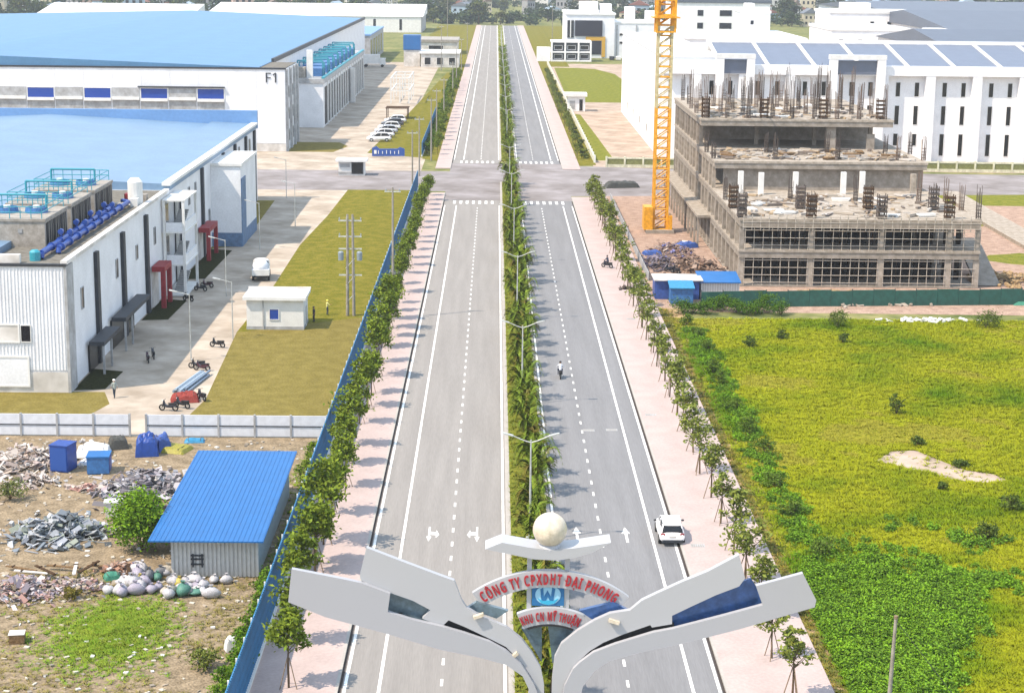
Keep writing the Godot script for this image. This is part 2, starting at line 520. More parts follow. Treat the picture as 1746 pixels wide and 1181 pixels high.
func place(proto: Node3D, called: String, label: String, category: String, group: String, at: Vector3, size := 1.0) -> Node3D:
	var r: Node3D = proto.duplicate()
	r.name = numbered(called)
	add_child(r)
	r.position = at
	r.rotation.y = rng.randf() * TAU
	r.scale = Vector3(1, rng.randf_range(0.92, 1.1), 1) * size
	tag(r, label, category, group)
	return r

func tuft_mesh(blades: int, h: float, spread: float) -> ArrayMesh:
	var g := Geo.new()
	g.use_col = true
	for i in blades:
		var a := rng.randf() * TAU
		var d := Vector3(cos(a), 0, sin(a))
		var b := d * spread * rng.randf() * 0.5
		var tip := b + d * spread * rng.randf_range(0.3, 1.0) + Vector3.UP * h * rng.randf_range(0.6, 1.1)
		var s := d.cross(Vector3.UP) * rng.randf_range(0.02, 0.05)
		var k := rng.randf_range(0.85, 1.15)
		g.col = Color(k, k, k)
		var e := (Vector3.UP * 1.5 + d).normalized()
		g.tri_n(b - s, b + s, tip, e, e, e)
	return g.mesh()

func scatter(called: String, label: String, category: String, mesh: Mesh, m: Material, xf: Array, cols: Array) -> Node:
	var mm := MultiMesh.new()
	mm.transform_format = MultiMesh.TRANSFORM_3D
	mm.use_colors = true
	mm.mesh = mesh
	mm.instance_count = xf.size()
	for i in xf.size():
		mm.set_instance_transform(i, xf[i])
		mm.set_instance_color(i, cols[i])
	var o := MultiMeshInstance3D.new()
	o.name = numbered(called)
	o.multimesh = mm
	o.material_override = m
	add_child(o)
	tag(o, label, category, "", "stuff")
	return o

func grow(pos: Vector3, s: float, sy: float) -> Transform3D:
	return Transform3D(Basis(Vector3.UP, rng.randf() * TAU).scaled(Vector3(s, s * sy, s)), pos)

func build_plants():
	leaf_mats()
	# street trees on the two pavements
	var west := []
	for k in 4: west.push_back(street_tree(4.4 + 0.2 * k, 1.15 + 0.08 * k, 30, 40, 0.32, Color(0.15, 0.22, 0.03), true))
	var east := []
	for k in 4: east.push_back(street_tree(3.6 + 0.2 * k, 0.85 + 0.1 * k, 17 + 2 * k, 26, 0.28, Color(0.17, 0.22, 0.05), true, 0.15))
	var zl := [-93.4, -99.8, -106.0, -112.2, -114.0, -118.2, -125.0, -132, -138, -143.7, -151, -157, -162.2, -169, -175.4, -182, -187.4, -192, -197, -201.8, -206.5, -213.6, -219.2, -226.8, -233, -239, -245.8, -252.5, -257.5, -266.5, -272.2, -279.2, -286, -292.2, -298, -304]
	for i in zl.size():
		place(west[(i * 7) % 4], "street_tree", "leafy young street tree on the left pavement beside the blue fence, %s from the gate" % ordinal(i + 1), "tree", "street trees along the left pavement", Vector3(-11.5 + rng.randf_range(-0.35, 0.35) - (0.5 if i == 4 else 0.0), 0.15, zl[i]), rng.randf_range(0.86, 1.12) * (1.0 if zl[i] > -200 else 0.85))
	for i in 34:
		place(east[(i * 5) % 4], "street_tree", "thin staked young tree on the right pavement, %s from the gate" % ordinal(i + 1), "tree", "street trees along the right pavement", Vector3(16.5 + rng.randf_range(-0.1, 0.25), 0.15, -91.8 - 6.36 * i), rng.randf_range(0.95, 1.3))
	# beyond the junction
	for i in 26:
		place(west[(i * 3) % 4], "street_tree", "small green tree on the left pavement beyond the junction, %s from the crossing" % ordinal(i + 1), "tree", "street trees beyond the junction on the left", Vector3(-12.0 + rng.randf_range(-0.5, 0.5), 0.15, -368.0 - i * 9.5 - rng.randf() * 2.0), rng.randf_range(0.6, 0.95))
	for i in 24:
		place(east[(i * 3) % 4], "street_tree", "small green tree on the right verge beyond the junction, %s from the crossing" % ordinal(i + 1), "tree", "street trees beyond the junction on the right", Vector3(17.3 + rng.randf_range(-0.5, 0.5), 0.15, -363.0 - i * 10 - rng.randf() * 2.0), rng.randf_range(0.6, 0.9))
	# palms in the median
	var palms := []
	for k in 4: palms.push_back(palm(3.9 + 0.3 * k, 16 + k))
	var n := 0
	var z := -88.0
	while z > -770:
		z -= rng.randf_range(3.6, 5.2) * (1.0 if z > -330 else 1.5)
		if z < -322 and z > -362: continue
		n += 1
		place(palms[n % 4], "median_palm", "young feathery palm in the grass median, %s counting away from the gate" % ordinal(n), "palm", "palms along the median", Vector3(3.15 + rng.randf_range(-0.5, 0.4), 0.12, z), rng.randf_range(0.8, 1.2))
	place(palms[3], "median_palm", "dark spiky palm at the tip of the near median by the junction", "palm", "palms along the median", Vector3(2.7, 0.12, -321), 1.35)
	# grass in the median
	var tuft := tuft_mesh(9, 0.24, 0.34)
	var xf := []
	var cols := []
	for i in 9000:
		var zz := -85.0 - pow(rng.randf(), 1.3) * 440.0
		if zz < -323 and zz > -359: continue
		xf.push_back(grow(Vector3(rng.randf_range(1.45, 4.0), 0.14, zz), rng.randf_range(0.5, 1.2), rng.randf_range(0.5, 1.2)))
		var y := rng.randf()
		cols.push_back(Color(lerpf(0.13, 0.28, y), lerpf(0.2, 0.27, y), 0.03))
	scatter("median_grass", "green and straw coloured grass between the median palms", "grass", tuft, mat.grass, xf, cols)
	build_field(tuft)
	build_bushes()

func build_field(tuft: Mesh):
	var nz := FastNoiseLite.new()
	nz.seed = 5
	nz.frequency = 0.035
	var n2 := FastNoiseLite.new()
	n2.seed = 9
	n2.frequency = 0.12
	var xf := []
	var cols := []
	for i in 100000:
		var z := -80.0 - pow(rng.randf(), 0.85) * 120.0
		var lim := 6.0 + absf(z) * 0.29
		var x := rng.randf_range(20.1, lim) if i % 4 else rng.randf_range(lim, lim + 32.0)
		if absf(z + 139.5) < 5.5 and absf(x - 36.2) < 5.0 and Geometry2D.is_point_in_polygon(Vector2(x, z), pv([31.6, -141.2, 33.6, -139, 35.4, -137.6, 36.2, -136, 38.6, -135, 41, -135.6, 40.2, -137.4, 38.2, -138.6, 37.2, -140.6, 35.6, -144.4, 33.4, -144])) and rng.randf() < 0.94: continue
		var a := nz.get_noise_2d(x, z) + n2.get_noise_2d(x, z) * 0.5
		# lush growth near the road and at the near end, straw yellow further out
		var lush := clampf((0.12 + a * 1.5) + smoothstep(-118.0, -104.0, z + (x - 20.0) * 0.2) * smoothstep(3.0, -3.0, x - (26.0 + (-93.4 - z) * 0.4)) * 0.9 + smoothstep(23.5, 20.5, x) * 0.5, 0, 1)
		var c := Color(0.335, 0.355, 0.014).lerp(Color(0.14, 0.26, 0.008), lush)
		if a < -0.38: c = c.lerp(Color(0.33, 0.25, 0.06), 0.4)
		c = c * rng.randf_range(0.88, 1.12)
		xf.push_back(grow(Vector3(x, -0.02, z), rng.randf_range(0.7, 1.5), rng.randf_range(0.5, 0.9) * (1.0 + 0.6 * a)))
		cols.push_back(c)
	scatter("field_grass", "knee high yellow green grass covering the open field", "grass", tuft, mat.grass, xf, cols)
	# creeping shrubs at the near end of the field
	var clump := crown(0.5, 0.3, 10, 18, 0.17, Color(1, 1, 1) * 0.9, -0.2).mesh()
	xf = []
	cols = []
	var tries := 0
	while xf.size() < 2600 and tries < 60000:
		tries += 1
		var z := -82.0 - rng.randf() * 112.0
		var x := rng.randf_range(20.4, 6.0 + absf(z) * 0.28)
		var edge := smoothstep(24.2, 22.0, x) * smoothstep(20.6, 21.6, x) * 0.4
		var near := smoothstep(-120.0, -106.0, z + (x - 21.0) * 0.2 + 16.0 * nz.get_noise_2d(x * 1.5, z * 1.5))
		near *= smoothstep(1.5, -1.5, x - (25.2 + (-93.4 - z) * 0.4) + 4.0 * n2.get_noise_2d(x, z))
		if rng.randf() > maxf(edge, near) * (0.7 + 0.8 * n2.get_noise_2d(x * 2, z * 2)): continue
		var s := rng.randf_range(0.5, 1.25)
		xf.push_back(grow(Vector3(x, 0.12 * s, z), s, rng.randf_range(0.7, 1.3)))
		var k := rng.randf_range(0.7, 1.3)
		cols.push_back(Color(0.14 * k, 0.28 * k, 0.025))
	scatter("creeping_shrubs", "dense bright green creepers over the near end of the field", "shrubs", clump, mat.leaf, xf, cols)
	# tufts along the verge and weeds in the dump yard and by the lawns
	xf = []
	cols = []
	for i in 2600:
		var z := -85.0 - rng.randf() * 120.0
		xf.push_back(grow(Vector3(19.3 + absf(rng.randfn()) * 0.7, 0, z), rng.randf_range(0.6, 1.4), rng.randf_range(0.4, 1.0)))
		var y := rng.randf()
		cols.push_back(Color(lerpf(0.12, 0.32, y), lerpf(0.17, 0.24, y), 0.04))
	scatter("verge_weeds", "dry weeds along the edge of the right pavement", "weeds", tuft, mat.grass, xf, cols)
	xf = []
	cols = []
	for i in 16000:
		var z := rng.randf_range(-146.0, -88.0)
		var x := rng.randf_range(-46.0, -13.6)
		var w := n2.get_noise_2d(x * 0.8, z * 0.8) + nz.get_noise_2d(x, z)
		var patch := Geometry2D.is_point_in_polygon(Vector2(x, z), pv([-27, -96, -19, -95, -18, -104, -20.4, -109, -26.2, -106, -28, -101]))
		var fence := x > -15.2 + 0.6 * w
		if patch and rng.randf() > 0.75 + w: continue
		if not patch and not fence and (w < (-0.08 if z > -106 else 0.08) or z < -113): continue
		xf.push_back(grow(Vector3(x, -0.02, z), rng.randf_range(0.5, 1.1), rng.randf_range(0.3, 0.9)))
		var y := rng.randf()
		cols.push_back(Color(0.13, 0.25, 0.02).lerp(Color(0.24, 0.26, 0.04), y) if patch or fence else Color(0.22, 0.2, 0.05).lerp(Color(0.3, 0.24, 0.1), y))
	for i in 4800:
		var a := rng.randf() * TAU
		var q := absf(rng.randfn()) * 0.55 * (0.9 + 0.5 * nz.get_noise_2d(cos(a) * 30, sin(a) * 30))
		xf.push_back(grow(Vector3(-22.8 + cos(a) * q * 4.0, -0.02, -102.0 + sin(a) * q * 7.0), rng.randf_range(0.6, 1.2), rng.randf_range(0.3, 0.8)))
		cols.push_back(Color(0.15, 0.29, 0.02).lerp(Color(0.26, 0.3, 0.04), rng.randf()))
	scatter("dump_weeds", "patchy weeds on the bare ground of the dump yard", "weeds", tuft, mat.grass, xf, cols)

func bush(called: String, label: String, at: Vector3, r: float, h: float, clumps: int, base: Color, group := "", size := 0.2) -> Node3D:
	var t := thing(called, label, "bush", at, 0.0, group)
	var g := Geo.new()
	for k in 5:
		var a := TAU * k / 5 + rng.randf()
		g.tube(Vector3.ZERO, Vector3(cos(a) * r * 0.5, h * 0.6, sin(a) * r * 0.5), 0.04, 0.015, 5)
	obj("stem", g, mat.bark, t)
	var c := obj("foliage", crown(r, h * 0.45, clumps, 30, size, base, -0.9), mat.leaf, t)
	c.position.y = h * 0.52
	return t

func build_bushes():
	bush("round_tree", "dense round green tree beside the blue roofed shed", Vector3(-24.0, 0, -117.2), 1.9, 4.3, 230, Color(0.14, 0.27, 0.025), "", 0.27)
	bush("bush", "pale grey green bush at the left edge of the dump yard", Vector3(-36.0, 0, -128.5), 1.2, 1.7, 26, Color(0.14, 0.18, 0.06))
	bush("bush", "small brown green bush in front of the rubbish heaps", Vector3(-26.6, 0, -107.6), 0.7, 0.8, 12, Color(0.16, 0.15, 0.04))
	bush("bush", "leafy shrub beside the grass patch near the blue fence", Vector3(-16.3, 0, -96.5), 1.0, 1.2, 22, Color(0.13, 0.17, 0.04))
	# creepers along the inside of the blue fence
	for i in 16:
		var z := -88.0 - i * 1.5
		bush("fence_creeper", "green creeper growing along the inside of the blue fence, %s from the near end" % ordinal(i + 1), Vector3(-14.3 + rng.randf_range(-0.3, 0.2), 0, z), 0.75, rng.randf_range(1.2, 2.0), 18, Color(0.1, 0.2, 0.02), "creepers along the blue fence")
	for i in 3:
		bush("fence_creeper", "green creeper between the blue roofed shed and the fence, %s from the shed" % ordinal(i + 1), Vector3(-14.5, 0, -133.5 - i * 3.2), 0.8, 1.5, 16, Color(0.12, 0.2, 0.02), "creepers behind the shed")
	# shrubs standing in the field: x, z, radius, height
	var spots := [[36.6, -156.5, 0.7, 1.9, "upright dark shrub standing alone in the field above the sand patch"], [35.2, -121.0, 0.9, 1.2, "round dark green bush in the right of the field"], [39.0, -128.0, 0.9, 1.3, "spiky grey green shrub at the right edge of the field"],
		[38.6, -196.0, 1.3, 2.0, "bushy shrub against the green site fence"], [27.2, -185.0, 0.7, 1.2, "thin weed clump in the upper left of the field"], [31.3, -189.0, 0.6, 1.1, "small dark weed clump below the site fence"], [55.5, -196.5, 1.6, 1.8, "wide shrub at the far right end of the green site fence"],
		[37.6, -187.5, 0.6, 1.2, "sparse weed stalks in the upper middle of the field"], [36.0, -146.0, 0.6, 0.8, "low weed beside the far rim of the sand patch"], [38.0, -139.6, 0.7, 0.6, "low brown weed on the sand patch"], [35.0, -133.0, 0.4, 0.6, "tiny tuft just below the sand patch"]]
	for s in spots: bush("bush", s[4], Vector3(s[0], 0, s[1]), s[2], s[3], int(8 + s[2] * 18), Color(0.09, 0.14, 0.03), "shrubs standing in the field")
	for i in 11:
		bush("verge_bush", "leafy bush between the right pavement and the field, %s from the gate" % ordinal(i + 1), Vector3(21.4 + rng.randf() * 1.6, 0, -118.0 - i * 8.0 + rng.randf_range(-2, 2)), rng.randf_range(0.6, 1.2), rng.randf_range(0.8, 1.7), 20, Color(0.1, 0.17, 0.03), "bushes along the field edge")
	for i in 10:
		bush("site_bush", "green bush in front of the site hoarding, %s from the road" % ordinal(i + 1), Vector3(22.0 + i * 1.25, 0, -203.0 + rng.randf_range(-2, 1)), 1.35, rng.randf_range(1.3, 2.3), 34, Color(0.07, 0.15, 0.02), "bushes before the site hoarding")
	# hedges of bushes beyond the junction
	for i in 34:
		bush("hedge_bush", "green hedge bush on the left beyond the junction, %s from the crossing" % ordinal(i + 1), Vector3(-14.0 + rng.randf_range(-0.3, 0.3), 0, -372.0 - i * 8.0), 1.2, rng.randf_range(1.5, 2.6), 14, Color(0.09, 0.17, 0.02), "hedge beyond the junction on the left", 0.35)
	for i in 30:
		bush("hedge_bush", "olive hedge bush on the right beyond the junction, %s from the crossing" % ordinal(i + 1), Vector3(18.6 + rng.randf_range(-0.4, 0.4), 0, -366.0 - i * 10.0), 1.0, rng.randf_range(0.9, 1.6), 12, Color(0.12, 0.16, 0.04), "hedge beyond the junction on the right", 0.35)

# ---------------------------------------------------------------- the welcome gate
func board(parent: Node, called: String, pts: Array, z0: float, z1: float, m: Material) -> MeshInstance3D:
	var g := Geo.new()
	g.prism(pv(pts), Transform3D.IDENTITY, z0, z1)
	return obj(called, g, m, parent)

func lettering(parent: Node, words: Array, centre: Vector2, radius: float, size: float, from: float, to: float, z: float, m: Material):
	# letters set along an arc; each entry is a plain letter and the marks it carries: ^ hat, ~ wave, . dot below, - bar
	var font := SystemFont.new()
	font.font_names = PackedStringArray(["Droid Sans"])
	font.font_weight = 700
	var px := size / 34.0
	var total := 0.0
	var adv := []
	for w in words:
		var a: float = 16.0 if w[0] == " " else font.get_string_size(w[0], HORIZONTAL_ALIGNMENT_LEFT, -1, 48).x + 3.0
		adv.push_back(a)
		total += a
	var squeeze := (to - from) * radius / (total * px)
	var run := 0.0
	for i in words.size():
		var a := lerpf(from, to, (run + adv[i] * 0.5) / total)
		run += adv[i]
		if words[i][0] == " ": continue
		var t := TextMesh.new()
		t.font = font
		t.text = words[i][0]
		t.font_size = 48
		t.pixel_size = px
		t.depth = 0.08
		var o := obj("letter", t, m, parent)
		o.position = Vector3(centre.x + sin(a) * radius, centre.y + cos(a) * radius, z)
		o.rotation.z = -a
		o.scale = Vector3(squeeze, 1, 1)
		for k in words[i].substr(1):
			var g := Geo.new()
			if k == "^":
				g.box(Vector3(-0.08, size * 0.66, 0), Vector3(0.2, 0.06, 0.08), Basis(Vector3.BACK, 0.6))
				g.box(Vector3(0.08, size * 0.66, 0), Vector3(0.2, 0.06, 0.08), Basis(Vector3.BACK, -0.6))
			elif k == "~":
				g.box(Vector3(-0.08, size * 0.64, 0), Vector3(0.2, 0.06, 0.08), Basis(Vector3.BACK, 0.4))
				g.box(Vector3(0.08, size * 0.66, 0), Vector3(0.2, 0.06, 0.08), Basis(Vector3.BACK, 0.1))
			elif k == ".": g.box(Vector3(0, -size * 0.64, 0), Vector3(0.1, 0.08, 0.08))
			else: g.box(Vector3(-0.17, 0, 0.01), Vector3(0.26, 0.07, 0.08))
			obj("accent", g, m, o)

func arc(centre: Vector2, r0: float, r1: float, a0: float, a1: float, steps := 24) -> Array:
	var p := []
	for i in steps + 1:
		var a := lerpf(a0, a1, float(i) / steps)
		p.append_array([centre.x + sin(a) * r1, centre.y + cos(a) * r1])
	for i in steps + 1:
		var a := lerpf(a1, a0, float(i) / steps)
		p.append_array([centre.x + sin(a) * r0, centre.y + cos(a) * r0])
	return p

func build_gate():
	M("cladding", Color(0.630, 0.635, 0.650), 0.5, {metal = 0.1})
	M("cladding_pale", Color(0.655, 0.660, 0.670), 0.5, {metal = 0.1})
	M("panel_blue", Color(0.251, 0.388, 0.608), 0.25, {tex = "dirty", size = 3.0, metal = 0.3})
	M("panel_grey", Color(0.435, 0.518, 0.565), 0.3, {tex = "dirty", size = 3.0, metal = 0.3})  # twin of panel_blue; its differing reflection is painted into the colour
	M("slot", Color(0.120, 0.120, 0.130), 0.6)
	M("red_letter", Color(0.612, 0.110, 0.149), 0.5)
	M("board_pink", Color(0.812, 0.706, 0.722), 0.7, {tex = "dirty", size = 4.0})
	M("pearl", Color(0.847, 0.804, 0.722), 0.3, {tex = "dirty", size = 2.5})
	M("logo_blue", Color(0.106, 0.380, 0.573), 0.5)
	M("logo_pale", Color(0.545, 0.733, 0.827), 0.5)
	M("logo_cyan", Color(0.180, 0.616, 0.757), 0.5)
	var t := thing("welcome_gate", "grey winged entrance gate with red lettering and a round ball on top", "gate", Vector3(0, 0, -86))
	# the two wings of each side: a long lower leaf and a shorter upper leaf, parted by a slot and a coloured panel
	board(t, "wing", [-10.04, 9.8, -7.36, 9.27, -6.53, 9.08, -5.08, 8.52, -5.21, 7.55, -4.04, 7.16, -2.46, 6.78, -1.29, 6.43, -0.03, 5.98, 0.81, 5.5, 1.58, 4.81, 1.92, 4.27, 2.26, 3.69, 2.44, 3.24, 2.36, 0, 1.4, 0, 1.9, 2.4, 2.01, 3.4, 1.67, 4.14, 0.82, 4.74, -0.44, 5.11, -2.54, 5.54, -5.05, 6.32, -8.38, 7.26, -10.24, 8.04], 0.0, 0.3, mat.cladding)
	board(t, "wing", [15.78, 9.77, 13.43, 9.08, 13.81, 8.06, 11.87, 7.48, 9.25, 6.74, 8.31, 6.55, 6.36, 5.9, 5.26, 5.44, 4.58, 4.89, 4.25, 4.54, 3.83, 3.62, 3.68, 2.7, 3.7, 0, 4.7, 0, 4.58, 2.71, 4.78, 3.63, 5.36, 4.46, 6.12, 4.99, 7.66, 5.46, 9.78, 5.95, 12.75, 6.78, 15.28, 7.6, 16.46, 7.97, 16.52, 8.35], 0.0, 0.3, mat.cladding)
	board(t, "wing", [-6.29, 10.85, -4.55, 10.16, -2.56, 9.39, -1.85, 9.13, -1.47, 8.08, -1.21, 7.68, -0.46, 7.2, 0.8, 6.68, 1.65, 5.97, 2.16, 5.26, 2.6, 4.46, 2.78, 3.56, 2.9, 0, 2.4, 0, 2.44, 3.29, 2.1, 4.01, 1.67, 4.68, 0.81, 5.59, -0.03, 6.03, -1.29, 6.65, -2.13, 7.01, -2.47, 6.67, -3.47, 7.09, -3.05, 7.54, -3.97, 8.06, -5.06, 8.45, -6.55, 9.1, -6.64, 9.36], -0.35, -0.02, mat.cladding_pale)
	board(t, "wing", [12.56, 10.62, 10.98, 9.71, 9.72, 9.16, 8.45, 8.53, 7.7, 8.14, 7.11, 7.61, 6.09, 7.43, 5.33, 7.06, 4.48, 6.51, 3.64, 5.77, 3.31, 5.04, 3.2, 3.85, 3.15, 0, 3.6, 0, 3.85, 3.67, 4.3, 4.55, 4.6, 4.9, 5.1, 5.4, 5.78, 5.86, 6.8, 6.32, 8.16, 6.83, 8.25, 6.7, 9.27, 6.89, 9.26, 7.34, 10.18, 7.82, 11.45, 8.46, 12.62, 8.94, 12.91, 9.37], -0.35, -0.02, mat.cladding_pale)
	board(t, "wing_panel", [-5.92, 8.59, -3.07, 7.55, -3.15, 6.57, -5.59, 7.09], -0.62, -0.45, mat.panel_grey)
	board(t, "wing_panel", [13.27, 9.22, 14.09, 7.96, 13.94, 7.41, 9.25, 6.24, 9.13, 7.38, 10.23, 7.93, 11.92, 8.67], -0.62, -0.45, mat.panel_blue)
	board(t, "wing_slot", [-3.15, 7.2, -2.06, 7.2, 0.82, 5.71, 2.19, 4.19, 2.54, 2.92, 2.2, 2.92, 1.51, 4.27, 0.74, 5.08, -2.56, 6.13], -0.7, -0.42, mat.slot)
	board(t, "wing_slot", [9.4, 6.83, 8.02, 6.87, 6.66, 6.36, 5.12, 5.48, 4.28, 4.6, 4.16, 4.14, 4.8, 4.51, 5.48, 4.97, 6.51, 5.44, 8.47, 6.1, 9.5, 6.29], -0.7, -0.42, mat.slot)
	for q in [[-9.0, 8.4, -0.3], [-4.6, 7.0, -0.3], [0.9, 5.1, -0.3], [14.6, 8.3, -0.3], [8.2, 6.0, -0.3]]:
		part(t, "strut", mat.slot, q[0] - 0.1, q[0] + 0.1, q[1], q[1] + 0.25, -0.5, 0.02)
	for s in [[-1.22, 7.43, -0.74, 7.76, 0.91, 7.31, 0.31, 6.89, mat.panel_grey], [4.56, 7.34, 6.29, 7.81, 7.12, 7.36, 5.35, 6.79, mat.panel_blue]]:
		board(t, "wing_facet", s.slice(0, 8), -0.9, -0.62, s[8])
	for s in [[1.62, 6.12, 2.66, 6.5, 2.69, 4.3], [2.95, 6.5, 4.32, 6.14, 3.25, 4.2]]:
		board(t, "web_plate", s, -1.4, -1.2, mat.panel_grey)
	for q in [[-0.6, 7.0, 0.35], [6.3, 6.75, -0.3], [1.2, 4.85, 0.7]]:
		var b := Geo.new()
		b.box(Vector3.ZERO, Vector3(0.55, 0.16, 0.25))
		var lamp := obj("spotlight", b, mat.pearl, t)
		lamp.position = Vector3(q[0], q[1] + 0.3, 0.1)
		lamp.rotation.z = q[2]
	# arched name boards with their letters
	var c1 := Vector2(2.97, 2.7)
	board(t, "name_board", arc(c1, 5.82, 6.72, -0.62, 0.66), -1.15, -0.85, mat.cladding_pale)
	lettering(t, ["C", "O^", "N", "G", " ", "T", "Y", " ", "C", "P", "X", "D", "H", "T", " ", "D-", "A.", "I", " ", "P", "H", "O", "N", "G"], c1, 6.25, 0.56, -0.59, 0.6, -0.80, mat.red_letter)
	var c2 := Vector2(3.03, 3.3)
	board(t, "name_board", arc(c2, 3.22, 4.1, -0.42, 0.46, 14), -1.15, -0.85, mat.cladding_pale)
	lettering(t, ["K", "H", "U", " ", "C", "N", " ", "M", "Y~", " ", "T", "H", "U", "A^.", "N"], c2, 3.64, 0.46, -0.42, 0.45, -0.80, mat.red_letter)
	board(t, "name_board_edge", arc(c2, 3.12, 3.2, -0.36, 0.4, 14), -1.1, -0.8, mat.slot)
	# emblem between two posts
	for x in [1.98, 3.92]:
		part(t, "post", mat.cladding_pale, x - 0.12, x + 0.12, 6.6, 10.5, -1.32, -1.1)
	var e := board(t, "emblem_panel", [2.12, 7.45, 3.78, 7.45, 3.78, 8.62, 2.12, 8.62], -1.16, -1.04, mat.logo_blue)
	var disc := []
	for i in 28: disc.append_array([2.95 + cos(TAU * i / 28) * 0.66, 8.04 + sin(TAU * i / 28) * 0.54])
	board(e, "emblem_disc", disc, -1.04, -1.02, mat.logo_pale)
	board(e, "emblem_mark", [2.55, 8.35, 2.7, 8.45, 2.74, 7.95, 2.92, 8.3, 3.1, 7.95, 3.16, 8.45, 3.32, 8.38, 3.22, 7.7, 3.06, 7.68, 2.95, 7.95, 2.82, 7.68, 2.62, 7.7], -1.02, -1.0, mat.logo_blue)
	board(e, "emblem_wave", [2.42, 7.86, 2.7, 7.72, 2.95, 7.76, 3.2, 7.72, 3.48, 7.86, 3.3, 7.6, 2.95, 7.51, 2.6, 7.6], -1.02, -0.995, mat.logo_cyan)
	# dish and ball on top
	board(t, "dish", [-0.3, 10.62, 0.55, 10.98, 2.0, 10.72, 3.0, 10.6, 4.2, 10.7, 6.1, 11.02, 5.2, 10.5, 4.3, 10.2, 3.4, 10.05, 2.2, 10.1], -2.0, -0.6, mat.cladding_pale)
	var b := Geo.new()
	b.ball(Vector3(3.0, 11.5, -1.2), Vector3.ONE * 0.88, 16, 26)
	obj("ball", b, mat.pearl, t)
	var cr := Geo.new()
	cr.lathe(Vector3(3.0, 10.55, -1.2), [Vector2(0.62, 0.0), Vector2(0.5, 0.22), Vector2(0.4, 0.22)])
	obj("ball_cradle", cr, mat.cladding, t)
	part(t, "plinth", mat.cladding, 1.4, 4.05, 0.0, 0.5, -1.8, 0.5)

